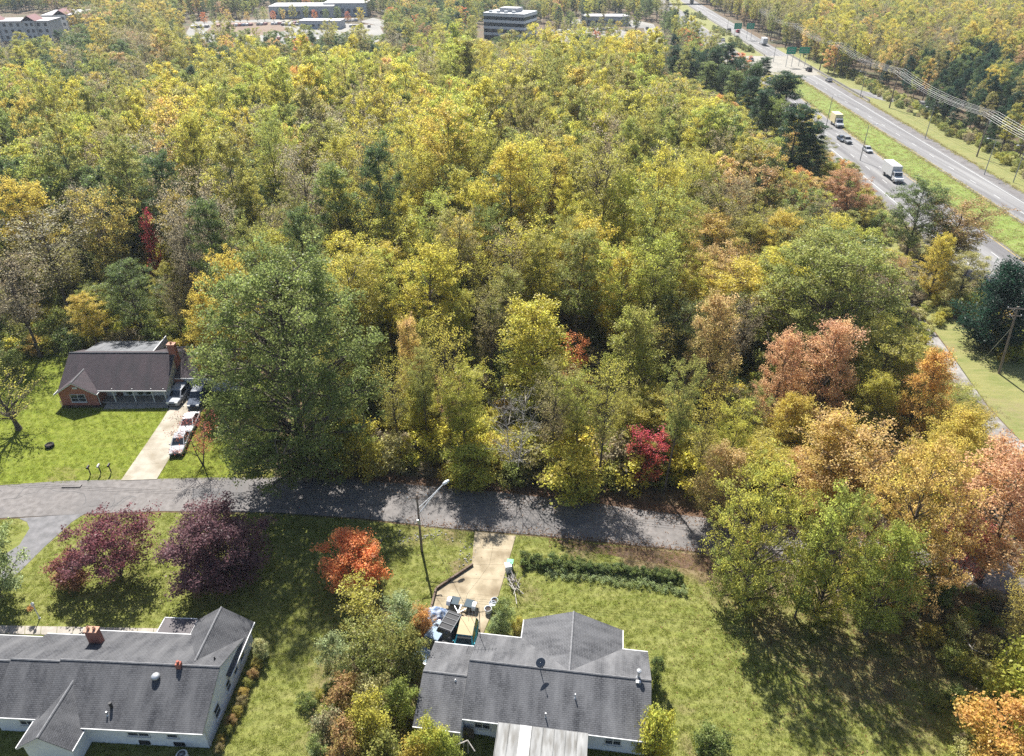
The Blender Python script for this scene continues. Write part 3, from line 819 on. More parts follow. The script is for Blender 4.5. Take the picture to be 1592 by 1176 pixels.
hero_base('shrub1', 1440, 935, 880, 70, 'green', 'dark', 'dark green bush under the trees below the street', 'shrub', 'shrub')
hero_base('shrub0', 1105, 1168, 1136, 62, 'green', 'dark', 'dark green round bush on the lawn right of the grey roofs', 'shrub', 'shrub')
hero_base('shrub2', 1016, 1182, 1108, 62, 'lime', 'yellow', 'yellow green shrub at the corner of the grey roofed house', 'shrub', 'shrub')
hero_base('shrub0', 1018, 1062, 1020, 24, 'dark', 'green', 'narrow dark green shrub against the right end of the grey roofed house', 'shrub', 'shrub')
# left of the red brick house
hero_top('sparse0', 70, 330, 150, 19, 'grey', 'olive', 'grey brown half bare tree behind the lawn left of the brick house')
hero_top('sparse2', 20, 395, 110, 17, 'brown', 'grey', 'brownish thin tree at the frame edge left of the brick house')
hero_top('round2', 160, 292, 90, 21, 'gold', 'dark', 'tree with gold top and dark green skirts behind the brick house')
hero_top('young0', 230, 328, 38, 15, 'crimson', 'red', 'crimson tree crown behind the brick house')
hero_top('round3', 200, 405, 96, 14, 'dark', 'green', 'low dark green tree right behind the brick house roof')
hero_top('round1', 40, 276, 100, 21, 'gold', 'yellow', 'golden tree over the grey brown thin tree')
# row behind and beside the highway
for i, (cx, ty, w, h) in enumerate(((1222, 112, 62, 21), (1200, 122, 52, 19), (1238, 165, 74, 21), (1180, 138, 48, 18), (1262, 190, 56, 17), (1165, 118, 40, 17))):
    hero_top('pine%d' % (i % 2), cx, ty, w, h, 'pine', 'dark', ['tallest dark pine beside the highway bridge', 'dark pine left of the tallest pine by the bridge', 'broad dark pine nearest the grass median', 'dark pine sunk among the yellow trees by the bridge', 'lower dark pine leaning towards the highway', 'leftmost dark pine of the highway clump'][i], group='pines beside the highway')
PB = ((1048, 72, 34, 16), (1070, 80, 36, 15), (1092, 78, 36, 16), (1112, 72, 34, 17), (1132, 66, 38, 19), (1150, 88, 36, 16), (1100, 96, 38, 15), (1128, 98, 38, 15), (1148, 112, 40, 15), (1172, 96, 36, 16), (1188, 88, 30, 15), (1210, 150, 52, 17))
PL = ('first', 'second', 'third', 'fourth', 'fifth', 'sixth', 'seventh', 'eighth', 'ninth', 'tenth', 'eleventh', 'last')
for i, (cx, ty, w, h) in enumerate(sorted(PB)):
    hero_top(('pine0', 'pine1', 'round1')[i % 3] if i not in (4, 9) else 'cedar', cx, ty, w, h, ('pine', 'dark', 'pine', 'green')[i % 4], 'dark', 'dark green tree of the belt along the highway, %s of twelve from the left' % PL[i], group='dark belt along the highway')

# thicket left of the tan driveway, each bush its own
TH = [('young0', 575, 985, 905, 84, 'yellowgreen', 'olive', 'tall yellow green sapling at the head of the thicket'), ('shrub3', 628, 985, 930, 70, 'silver', 'green', 'silvery green bush beside the driveway edge'),
      ('shrub1', 660, 990, 945, 40, 'orange', 'rust', 'orange leaved bush at the parked black car'), ('young1', 590, 1060, 960, 90, 'olive', 'green', 'olive green sapling in the thicket middle'),
      ('shrub3', 530, 1060, 985, 60, 'silver', 'olive', 'grey green bush on the lawn side of the thicket'), ('shrub1', 640, 1050, 985, 66, 'olive', 'dark', 'dark olive bush beside the garage wing roof'),
      ('shrub0', 540, 1110, 1055, 66, 'rust', 'olive', 'orange tipped bush low in the thicket'), ('shrub2', 585, 1115, 1060, 70, 'pale', 'olive', 'pale straw coloured bush in the thicket'),
      ('shrub3', 625, 1120, 1060, 58, 'green', 'lime', 'green bush against the garage wing wall'), ('shrub1', 580, 1170, 1095, 76, 'yellowgreen', 'olive', 'yellowish bush near the lower fence'),
      ('shrub2', 515, 1170, 1115, 62, 'brown', 'silver', 'rusty grey bush at the lower end of the thicket'), ('shrub0', 545, 1195, 1130, 70, 'rust', 'olive', 'red speckled bush at the frame bottom'),
      ('shrub2', 600, 1200, 1140, 70, 'olive', 'green', 'yellow green bush at the frame bottom'), ('shrub1', 672, 1190, 1128, 62, 'lime', 'yellow', 'bright lime shrub before the garage wing'),
      ('shrub0', 700, 1195, 1140, 44, 'lime', 'green', 'small lime shrub by the patio fence'), ('shrub3', 690, 1000, 960, 10, 'green', 'olive', 'thin sprig by the driveway'),
      ('shrub2', 650, 1200, 1150, 60, 'gold', 'olive', 'golden shrub among the fence posts'), ('shrub1', 500, 1200, 1150, 40, 'green', 'silver', 'green bush at the lower lawn edge of the thicket')]
for key, bx, by, ty, w, a, b, lb in TH:
    if w < 20: continue
    hero_base(key, bx, by, ty, w, a, b, lb, 'shrub', 'shrub', 'thicket left of the driveway')
hero_base('shrub1', 782, 982, 936, 40, 'green', 'silver', 'green planted bush between the white tubs and the grey roof', 'shrub', 'shrub')
hero_base('shrub0', 770, 990, 962, 26, 'silver', 'green', 'small grey green bush beside the white tubs', 'shrub', 'shrub')
hero_base('shrub2', 806, 985, 962, 26, 'yellowgreen', 'brown', 'dry yellowish bush under the front gable of the grey roofs', 'shrub', 'shrub')
WS = [(409, 1024, 994, 24, 'pale', 'silver', 'pale round bush at the front corner of the white brick house')]
wl = ['uppermost', 'second', 'third', 'fourth', 'fifth', 'sixth', 'seventh', 'eighth', 'ninth', 'lowest']
for k in range(10):
    t = k / 9; c1, c2 = [('olive', 'gold'), ('rust', 'olive'), ('olive', 'green'), ('gold', 'brown'), ('brown', 'olive')][k % 5]
    WS.append((401 - 60 * t + random.uniform(-2, 2), 1040 + 130 * t, 1027 + 132 * t, random.uniform(15, 22), c1, c2, 'low autumn shrub against the white end wall, %s of ten from the street' % wl[k]))
for i, (bx, by, ty, w, a, b, lb) in enumerate(WS): hero_base('shrub%d' % (i % 3), bx, by, ty, w, a, b, lb, 'shrub', 'shrub', 'shrubs along the white end wall')

# ------------------------------------------------------------------ the woods
def inpoly(x, y, poly):
    c = False
    for (x0, y0), (x1, y1) in zip(poly, poly[1:] + poly[:1]):
        if (y0 > y) != (y1 > y) and x < (x1 - x0) * (y - y0) / (y1 - y0) + x0: c = not c
    return c
frl = [P(a, b) for a, b in FR_L][::-1]; frr = [P(a, b) for a, b in FR_R][::-1]
def line_x(edge, y):
    for a, b in zip(edge, edge[1:]):
        if a.y <= y <= b.y: return a.x + (b.x - a.x) * (y - a.y) / (b.y - a.y)
    return None
SR_TOP = frl[-1].y
def right_limit(y):
    x = line_x(frl, y)
    if x is not None: return x - 2.2
    if y < frl[0].y: return 400
    k = min(1, (y - SR_TOP) / 40.0)
    return (frl[-1].x + 4) * (1 - k) + hx(y, -23) * k if k < 1 else hx(y, -21.5)
def far_limit(x): return float(np.interp(x, [-400, -200, -130, -90, -50, 40, 120], [170, 190, 205, 232, 275, 285, 280]))
def in_woods(x, y):
    if y > far_limit(x): return False
    if x < -27:
        lim = 97.5 if x > -72 else 90 + (-72 - x) * .25
        if y < lim: return False
    elif y < edge_y(up_w, x) + 2.2: return False
    return x < right_limit(y)

# things the photograph shows clear of trees
KEEP = [[(1240, 118), (1275, 190), (1300, 228), (1352, 272), (1420, 300), (1530, 340), (1600, 440), (1600, 10), (1200, 10), (1150, 90)],
        [(1404, 492), (1440, 490), (1462, 530), (1440, 545)], [(1482, 575), (1530, 585), (1600, 660), (1600, 500), (1592, 420), (1500, 560)], [(1540, 640), (1600, 660), (1600, 700), (1570, 690)], [(1490, 560), (1600, 420), (1680, 420), (1680, 720), (1590, 700), (1530, 630)],
        [(92, 535), (262, 535), (262, 640), (92, 640)], [(262, 560), (330, 560), (330, 640), (262, 640)], [(0, 560), (330, 620), (330, 740), (0, 750)]]
def covers(x, y, h, w, lo=.3):
    for f in (lo, .5, .7, .85, 1.0):
        k = (1, 1, .9, .6, .15)[int(f * 4.9) if f < 1 else 4]
        for s in (-.5, 0, .5):
            p = project((x + s * w * k, y, h * f))
            if any(inpoly(p[0], p[1], c) for c in KEEP): return True
            for a, b, c, d, yy in VIS:
                if y < yy and a < p[0] < c and b < p[1] < d: return True
    return False
def fit(x, y, h, w):
    for k in (1, .8, .62, .46, .34):
        if not covers(x, y, h * k, w * (k + 1) / 2): return h * k, w * (k + 1) / 2
    return None
NP_RNG = np.random.default_rng(7)
R_ = random.Random(11)
def jitter_grid(x0, x1, y0, y1, s, ok, j=.42):
    out = []; row = 0; y = y0
    while y < y1:
        x = x0 + (s * .5 if row % 2 else 0)
        while x < x1:
            px, py = x + R_.uniform(-j, j) * s, y + R_.uniform(-j, j) * s
            if ok(px, py): out.append((px, py))
            x += s
        y += s * .87; row += 1
    return out
HEROES = list(PLACED)
def clear_of_heroes(x, y, r=2.4):
    for hx_, hy_, hr in HEROES:
        if (x - hx_) ** 2 + (y - hy_) ** 2 < (hr * .72 + r) ** 2: return False
    return True
def pick(w):
    t = R_.random() * sum(k for _, k in w)
    for a, k in w:
        t -= k
        if t <= 0: return a
    return w[-1][0]
def colour_at(px, py):
    """which kind of tree, by where the photograph shows it"""
    n = noise.noise(Vector((px * .012, py * .02, 3.1)))
    if py < 235 and px < 1250:
        w = [('yellowgreen', 4.5), ('lime', 2.2), ('yellow', 2.1 + 4 * max(n, 0)), ('gold', 1.0 + 2 * max(n, 0)), ('olive', 4.5 + 5 * max(-n, 0)), ('peach', .5), ('orange', .2), ('brown', 1.6), ('green', 1.6 + 4 * max(-n, 0)), ('dark', .9 + 2 * max(-n, 0)), ('grey', 1.0)]
    elif px < 530 and py > 225:
        w = [('dark', 3), ('green', 2.6), ('olive', 3.4), ('grey', 2.6), ('brown', 1.2), ('yellowgreen', 1.5), ('gold', .8), ('peach', .3)]
    elif px < 1010 and py < 480:
        w = [('yellowgreen', 5), ('lime', 3), ('yellow', 2), ('olive', 3), ('green', 1.6), ('dark', .6), ('gold', .8), ('brown', .6)]
    elif px < 1090:
        w = [('yellowgreen', 4), ('yellow', 2.6), ('olive', 3), ('lime', 2), ('green', 2), ('dark', .8), ('gold', .8), ('grey', .5), ('peach', .3)]
    elif py < 480:
        w = [('olive', 3.2), ('yellowgreen', 2.6), ('gold', 2), ('peach', 1.6), ('green', 1.8), ('rust', .9), ('yellow', 1.6), ('brown', 1.2), ('orange', .6)]
    else:
        w = [('olive', 2.2), ('yellowgreen', 3), ('gold', 2.6), ('yellow', 2.4), ('peach', 1.2), ('orange', .8), ('green', 1.4)]
    return pick(w)
SECOND = dict(yellow=('lime', 'gold', 'olive'), gold=('yellow', 'olive', 'peach'), lime=('yellowgreen', 'green', 'olive'), yellowgreen=('olive', 'yellow', 'lime', 'green'), olive=('green', 'yellowgreen', 'brown'),
              green=('dark', 'olive', 'yellowgreen'), dark=('green', 'dark', 'olive'), peach=('gold', 'orange', 'olive'), orange=('peach', 'gold'), brown=('olive', 'grey'), grey=('brown', 'olive'), rust=('brown', 'olive'), pine=('dark', 'pine'))
WORDS = dict(yellow='yellow', gold='golden', lime='lime green', yellowgreen='yellow green', olive='olive', green='mid green', dark='dark green', peach='peach orange', orange='orange', brown='brownish', grey='grey brown', rust='rusty', pine='dark pine')
def kind_for(col, px):
    if col in ('grey', 'brown'): return 'sparse%d' % R_.randrange(3)
    if col in ('dark',): return R_.choice(['round0', 'round1', 'round2', 'round3', 'tulip1'])
    if col in ('peach', 'orange', 'rust'): return R_.choice(['maple0', 'maple1', 'maple2', 'round1', 'sparse1'])
    if px > 1060: return R_.choice(['round0', 'round1', 'round2', 'round3', 'maple1', 'tulip3', 'sparse0'])
    return R_.choice(['tulip0', 'tulip1', 'tulip2', 'tulip3', 'tulip4', 'tulip0', 'tulip2', 'round0', 'round2', 'round3', 'sparse0', 'sparse2'])

pts = jitter_grid(-200, 150, 66, 300, 6.2, lambda x, y: in_woods(x, y) and clear_of_heroes(x, y))
def in_view(x, y, h, m=60):
    for z in (h, h * .5, 0):
        p = project((x, y, z))
        if -m < p[0] < PW + m and -m < p[1] < PH + m: return True
    return False
pts = [p for p in pts if in_view(p[0], p[1], 22)]
pts.sort(key=lambda p: math.hypot(p[0], p[1]))
N_TREE_NOW = sum(1 for o in bpy.data.objects if o.get('category') == 'tree')
N_IND = 296 - N_TREE_NOW
def spec(x, y):
    h0 = project((x, y, 18))
    col = colour_at(h0[0], h0[1])
    key = kind_for(col, h0[0])
    _, _, H, R = PROTO[key] if key in PROTO else (0, 0, 20, 4)
    s = R_.choice((R_.uniform(.68, .95), R_.uniform(.85, 1.2)))
    h = H * s
    front = y < edge_y(up_w, x) + 15 and x > -27
    tall = front and x < 32 and R_.random() < .34
    if tall: key = R_.choice(['sparse0', 'sparse1', 'sparse2', 'tulip3']); h = R_.uniform(15, 21); w = R_.uniform(4, 6.2); front = True
    elif front: h *= R_.uniform(.34, .66)
    elif h0[0] > 1060 and y < 135: h *= R_.uniform(.62, .85)
    w = 2 * R * s * R_.uniform(.78, 1.12)
    if front and not tall: w *= .8
    ed = y - edge_y(up_w, x)
    if x > -27 and ed < 46 and not tall:
        cap = (6.5 + .42 * ed) * R_.uniform(.8, 1.22)
        if h > cap: w *= (cap / h) ** .45; h = cap
    ft = fit(x, y, h, w)
    if ft is None: return None
    h, w = ft
    return col, key, h, w, h0, front
def zone(px, x, y, front):
    if front: return 'front row along the street'
    d = 'near' if y < 118 else 'deep'
    for lim, z in ((300, '%s woods behind the brick house'), (580, '%s woods behind the huge oak'), (780, '%s woods left of golden maple'), (1060, '%s woods right of golden maple'), (1300, '%s woods around the broad oak')):
        if px < lim: return z % d
    return '%s woods towards the highway' % d
FOREST = {}
n_ind = 0; used = 0
for x, y in pts:
    used += 1
    sp_ = spec(x, y)
    if sp_ is None: continue
    col, key, h, w, h0, front = sp_
    form = 'thin' if key.startswith('sparse') else 'narrow' if key.startswith('tulip') else 'round' if key.startswith('round') else 'pointed'
    zl = zone(h0[0], x, y, front); k_ = '%s %s' % (WORDS[col], form)
    t_ = plant(key, x, y, h, w, col, R_.choice(SECOND[col]), 'tree', k_, 'tree', None, rz=R_.uniform(0, 6.28))
    FOREST.setdefault((k_, zl), []).append((project((x, y, h))[0], t_))
    n_ind += 1
    if n_ind >= N_IND: break
REST = pts[used:]
ORD = {2: ['left', 'right'], 3: ['left', 'middle', 'right']}
NUM = ('', '', 'two', 'three', 'four', 'five', 'six', 'seven', 'eight', 'nine', 'ten', 'eleven', 'twelve', 'thirteen', 'fourteen', 'fifteen')
NTH = ('leftmost', 'second from left', 'third from left', 'fourth from left', 'fifth from left', 'sixth from left', 'seventh from left', 'eighth from left', 'ninth from left', 'tenth from left', 'eleventh from left', 'twelfth from left', 'thirteenth from left', 'fourteenth from left', 'fifteenth from left')
for (k_, zl), ts in FOREST.items():
    ts.sort(key=lambda a: a[0])
    for i_, (_, t_) in enumerate(ts):
        t_['group'] = 'woodland trees, ' + zl
        if len(ts) == 1: t_['label'] = 'the only %s tree in the %s' % (k_, zl)
        else: t_['label'] = '%s of %s %s trees in %s' % ((ORD[len(ts)][i_] + ' one') if len(ts) in ORD else NTH[min(i_, 14)], NUM[min(len(ts), 15)], k_, zl)

# trees beyond the first 300: one mass each, the same trees built lighter
def light_tree(key, seed, H, R, cb, shape, nl, r0, n, size, rcf=.2, narrow=.7, flat=.75, nup=.8, hw=.35, **kw):
    rng = np.random.default_rng(seed)
    tubes, cl = skeleton(rng, H, R, cb, shape, nl, r0, twigs=3, **kw)
    tubes = [t for i, t in enumerate(tubes) if i == 0 or len(t[0]) == 4]
    mb = MB()
    for p_, r_, n_ in tubes: mb.tube(p_, r_, 4, cap=False)
    V, t, w = leaf_arrays(rng, cl, n, size, R * rcf + .3, narrow, flat, nup, hw)
    return leaf_mesh(key, V, t, w, [LEAF, BARK], (mb.v, mb.f))
LIGHT = ([light_tree('light_oval_%d' % k, 200 + k, 25, 4.4, (.3, .38)[k], 'tulip', 30, .3, 9500, .31, rcf=.15, up=.9) for k in range(2)] +
         [light_tree('light_broom_%d' % k, 204 + k, 25, 4.8, (.36, .42, .32, .4)[k], 'broom', 30, .25, (8000, 6500, 9000, 5200)[k], .31, rcf=.14, up=1.7, spread=.34) for k in range(4)] +
         [light_tree('light_round_%d' % k, 210 + k, 19, 5.4, .22, ('round', 'dome', 'broom', 'dome')[k], 32, .3, (10500, 9500, 8000, 10000)[k], .32, rcf=.13, up=(.6, .7, 1.3, .8)[k]) for k in range(4)] +
         [light_tree('light_thin_%d' % k, 220 + k, 22, 4.8, .36, 'broom', 34, .22, 2600, .3, up=1.6, spread=.34) for k in range(2)] +
         [light_tree('light_pine', 230, 20, 4.2, .18, 'egg', 34, .28, 6000, .5, up=.25, narrow=.35, hw=.1)])
LSIZE = [(25, 4.4)] * 2 + [(25, 4.8)] * 4 + [(19, 5.4)] * 4 + [(22, 4.8)] * 2 + [(20, 4.2)]
SHRUBS = []
for k in range(4):
    tm, cm, H, R = PROTO['shrub%d' % k]
    SHRUBS.append(light_tree('light_shrub_%d' % k, 240 + k, 3.4, 1.9, .05, 'round', 16, .05, 2000, .25, rcf=.24, up=.8))

def mass(name, rows, meshes, label, kind='stuff'):
    """one object that stands copies of the given meshes on its points. rows: x, y, z, sx, sy, sz, rz, index, tint, tint2"""
    me = bpy.data.meshes.new(name)
    me.vertices.add(len(rows))
    me.vertices.foreach_set('co', np.array([r[:3] for r in rows], dtype=np.float32).ravel())
    def at(n, t, d, f): me.attributes.new(n, t, 'POINT').data.foreach_set(f, np.array(d).ravel())
    at('scl', 'FLOAT_VECTOR', [r[3:6] for r in rows], 'vector')
    at('rot', 'FLOAT_VECTOR', [(0, 0, r[6]) for r in rows], 'vector')
    at('pick', 'INT', [r[7] for r in rows], 'value')
    at('tint', 'FLOAT_VECTOR', [C[r[8]] for r in rows], 'vector')
    at('tint2', 'FLOAT_VECTOR', [C[r[9]] for r in rows], 'vector')
    coll = bpy.data.collections.new(name + '_kinds')
    for i, m in enumerate(meshes):
        coll.objects.link(bpy.data.objects.new('%s_kind_%02d' % (name, i), m))
    ng = bpy.data.node_groups.new(name, 'GeometryNodeTree')
    ng.interface.new_socket('Geometry', in_out='INPUT', socket_type='NodeSocketGeometry')
    ng.interface.new_socket('Geometry', in_out='OUTPUT', socket_type='NodeSocketGeometry')
    N, L = ng.nodes, ng.links
    gi, go = N.new('NodeGroupInput'), N.new('NodeGroupOutput')
    ci = N.new('GeometryNodeCollectionInfo'); ci.inputs[0].default_value = coll
    ci.inputs['Separate Children'].default_value = True; ci.inputs['Reset Children'].default_value = True
    ip = N.new('GeometryNodeInstanceOnPoints'); ip.inputs['Pick Instance'].default_value = True
    def na(n, t):
        a = N.new('GeometryNodeInputNamedAttribute'); a.data_type = t; a.inputs[0].default_value = n; return a.outputs['Attribute']
    e = N.new('FunctionNodeEulerToRotation'); L.new(na('rot', 'FLOAT_VECTOR'), e.inputs[0])
    L.new(gi.outputs[0], ip.inputs['Points']); L.new(ci.outputs[0], ip.inputs['Instance'])
    L.new(na('pick', 'INT'), ip.inputs['Instance Index']); L.new(e.outputs[0], ip.inputs['Rotation']); L.new(na('scl', 'FLOAT_VECTOR'), ip.inputs['Scale'])
    L.new(ip.outputs[0], go.inputs[0])
    o = link_mesh(name, me)
    md = o.modifiers.new('copies', 'NODES'); md.node_group = ng
    return tag(o, label, kind=kind)

def light_index(col):
    if col in ('pine',): return 12
    if col in ('grey', 'brown'): return 10 + R_.randrange(2)
    if col in ('dark', 'green', 'peach', 'orange', 'rust', 'salmon', 'red'): return 6 + R_.randrange(4)
    return R_.choice((0, 1, 2, 3, 4, 5, 2, 3, 4, 5, 7, 8))
SECOND.update(salmon=('peach', 'orange'), red=('orange', 'rust'), pale=('olive', 'lime'))
rows = []
for x, y in REST:
    sp_ = spec(x, y)
    if sp_ is None: continue
    col, key, h, w, h0, front = sp_
    li = light_index(col)
    HL, RL = LSIZE[li]
    sx = w / (2 * RL); sx = min(sx, 1.15); rows.append((x, y, 0, sx, sx, min(h / HL, 1.15), R_.uniform(0, 6.28), li, col, R_.choice(SECOND[col])))
mass('woods', rows, LIGHT, 'mass of yellow and green autumn woods stretching back to the buildings')

# woods across the highway
def right_ok(x, y):
    e = hx(y, 33 if y < 330 else 27 + 4 * noise.noise(Vector((y * .03, 0, 0))))
    if y < 330: e += 7 * noise.noise(Vector((y * .045, 2, 0))) + np.interp(y, [250, 300, 330], [0, 6, 0])
    return x > e
rows = []
for x, y in jitter_grid(115, 560, 90, 760, 7.0, right_ok):
    p = project((x, y, 14))
    if not (-40 < p[0] < PW + 60 and -60 < p[1] < PH): continue
    e = x - hx(y, 28)
    n = noise.noise(Vector((x * .014, y * .014, 9)))
    if e < 60 and y < 340 and noise.noise(Vector((x * .03, y * .02, 5))) > -.25: col = pick([('pine', 7), ('dark', 2), ('olive', .8), ('gold', .4)])
    elif y > 420: col = pick([('olive', 4), ('green', 2.5), ('brown', 2), ('grey', 2), ('yellowgreen', 3), ('gold', 1.6), ('dark', 1.6), ('rust', 1), ('peach', .7)])
    else: col = pick([('gold', 1.6 + 2.5 * max(0, n)), ('yellow', .8), ('orange', .3 + .8 * max(0, n)), ('peach', .9), ('olive', 5), ('yellowgreen', 3), ('brown', 2.4), ('green', 1.6 + 3 * max(0, -n)), ('dark', .8), ('rust', .8)])
    s = R_.uniform(.75, 1.05) * (.62 if e < 16 and y < 330 else .8)
    rows.append((x, y, 0, s, s, s, R_.uniform(0, 6.28), light_index(col), col, R_.choice(SECOND[col])))
mass('woods', rows, LIGHT, 'mass of orange and dark green woods across the highway')

# far trees around the buildings, streets and car parks
CLEAR = [[(262, 72), (290, 31), (430, 27), (600, 36), (615, 80)], [(-60, 90), (-60, 20), (135, 20), (140, 62), (108, 84)], [(738, 90), (738, 38), (845, 36), (850, 90)], [(850, 90), (846, 47), (960, 43), (1012, 62), (1000, 90)],
         [(995, 100), (990, 34), (1022, 34), (1056, 100)], [(400, 40), (400, 14), (570, 14), (570, 40)], [(785, 18), (800, 2), (880, 0), (880, 9), (815, 18)], [(870, 40), (870, 28), (1000, 28), (1016, 44)], [(980, 9), (980, -2), (1050, -2), (1050, 9)], [(440, 12), (440, 3), (480, 3), (480, 12)], [(555, 44), (555, 27), (605, 27), (605, 44)]]
def far_ok(x, y):
    if y < far_limit(x) + 6: return False
    if x > hx(y, -19): return False
    p = project((x, y, 0))
    if not (-70 < p[0] < PW and -60 < p[1] < 260): return False
    if any(inpoly(p[0], p[1], c) for c in CLEAR): return False
    q = project((x, y, 11))
    keep = any(inpoly(p[0], p[1] - dy, c) for c in CLEAR[:4] for dy in (5, 11))
    return not keep or R_.random() < .03
rows = []
for x, y in jitter_grid(-620, 150, 232, 980, 8.2, far_ok):
    p = project((x, y, 0))
    if p[0] > 985 and y > 270: col = pick([('dark', 4), ('green', 3), ('olive', 2), ('pine', 4), ('brown', 1.4), ('grey', 1.2), ('red', .5), ('yellowgreen', 1.6)])
    else: col = pick([('green', 5), ('dark', 6), ('olive', 4), ('gold', .7), ('peach', .6), ('rust', .6), ('red', .2), ('yellowgreen', 1.2), ('grey', 1.2), ('salmon', .2), ('pine', 2)])
    s = R_.uniform(.42, .8)
    if 130 < p[0] < 285 and p[1] > 34: s *= 1.25; col = pick([('dark', 4), ('olive', 2), ('brown', 2), ('gold', 1), ('peach', .6), ('green', 2)])
    rows.append((x, y, 0, s * 1.1, s * 1.1, s, R_.uniform(0, 6.28), light_index(col), col, R_.choice(SECOND[col])))
# small planted trees in rows among the car parks
for (a, b, c, d, n) in ((305, 40, 440, 33, 11), (845, 66, 960, 60, 9), (850, 54, 950, 50, 8), (600, 44, 735, 48, 12), (910, 75, 990, 74, 6), (440, 30, 560, 36, 8)):
    for k in range(n):
        g = P(a + (c - a) * k / (n - 1) + R_.uniform(-3, 3), b + (d - b) * k / (n - 1))
        col = pick([('green', 3), ('gold', 2), ('red', 1.4), ('olive', 2), ('yellow', 1.5)])
        s = R_.uniform(.34, .5)
        rows.append((g.x, g.y, 0, s, s, s, R_.uniform(0, 6), 6 + R_.randrange(4), col, R_.choice(SECOND[col])))
mass('woods', rows, LIGHT, 'far hazy trees among buildings, car parks and roads')

# undergrowth: nobody could count it
rows = []
def under_ok(x, y): return y < 175 and (in_woods(x, y) or (x > -22 and y > edge_y(up_w, x) + 1.0 and y < edge_y(up_w, x) + 5 and x < 60))
for x, y in jitter_grid(-110, 115, 66, 175, 2.7, under_ok):
    if not in_view(x, y, 3, 30): continue
    ed = y - edge_y(up_w, x) if x > -27 else 20
    col = pick([('olive', 4), ('green', 4), ('yellowgreen', 2.6 + (5 if ed < 9 else 0)), ('dark', 1.6), ('brown', 1.2), ('lime', 1 + (3 if ed < 9 else 0)), ('yellow', 3 if ed < 9 else .5), ('gold', .8), ('pale', .7)])
    s = R_.uniform(.5, 1.15) * (.8 if ed < 2.5 else 1.35 if ed < 9 else 1)
    rows.append((x, y, -.1, s, s, s, R_.uniform(0, 6.28), R_.randrange(4), col, R_.choice(SECOND[col])))
for x, y in jitter_grid(20, 75, 36, 90, 2.6, lambda x, y: (y < edge_y(low_w, x) - 1.0 and y > edge_y(low_w, x) - 4.5 and x > 27) or (y > edge_y(up_w, x) + .8 and y < edge_y(up_w, x) + 4 and x > 25)):
    col = pick([('olive', 3), ('green', 3), ('brown', 2), ('yellowgreen', 2), ('dark', 1)]); s = R_.uniform(.3, .7)
    rows.append((x, y, -.1, s, s, s, R_.uniform(0, 6.28), R_.randrange(4), col, R_.choice(SECOND[col])))
for x, y in jitter_grid(60, 130, 96, 340, 3.0, lambda x, y: hx(y, -24) < x < hx(y, -17)):
    col = pick([('olive', 3), ('green', 2), ('brown', 3), ('yellowgreen', 2), ('gold', 1)]); s = R_.uniform(.35, 1.1)
    rows.append((x, y, -.1, s, s, s, R_.uniform(0, 6.28), R_.randrange(4), col, R_.choice(SECOND[col])))
for x, y in jitter_grid(125, 175, 100, 400, 2.3, lambda x, y: hx(y, 31.5) + 4 * noise.noise(Vector((y * .05, 1, 1))) < x < hx(y, 39) and noise.noise(Vector((x * .2, y * .12, 3))) > -.3):
    col = pick([('olive', 3), ('green', 2), ('pale', 2), ('brown', 1), ('dark', 2)]); s = R_.uniform(.15, .75)
    rows.append((x, y, -.1, s, s, s, R_.uniform(0, 6.28), R_.randrange(4), col, R_.choice(SECOND[col])))
for x, y in jitter_grid(100, 150, 392, 600, 4.0, lambda x, y: hx(y, 3) < x < hx(y, 9.5) and noise.noise(Vector((y * .02, 7, 1))) > 0):
    s = R_.uniform(.4, .8); rows.append((x, y, -.1, s, s, s, R_.uniform(0, 6), R_.randrange(4), 'dark', 'olive'))
for px, py, r, n in ((560, 1090, 4.5, 26), (600, 1000, 3.5, 14), (1560, 1130, 6, 26), (1480, 960, 7, 22), (1590, 1040, 5, 16), (1430, 500, 3, 10), (1410, 460, 5, 16), (1450, 480, 5, 16), (1440, 520, 2.5, 6)):
    g = P(px, py)
    for k in range(n):
        x, y = g.x + R_.gauss(0, r * .5), g.y + R_.gauss(0, r * .5); s = R_.uniform(.2, .6)
        col = pick([('olive', 3), ('green', 3), ('yellowgreen', 2), ('pale', 1.5), ('brown', 1.5), ('gold', .6)])
        rows.append((x, y, -.05, s, s, s, R_.uniform(0, 6), R_.randrange(4), col, R_.choice(SECOND[col])))
mass('undergrowth', rows, SHRUBS, 'tangled undergrowth on the woods floor and along the road edges')

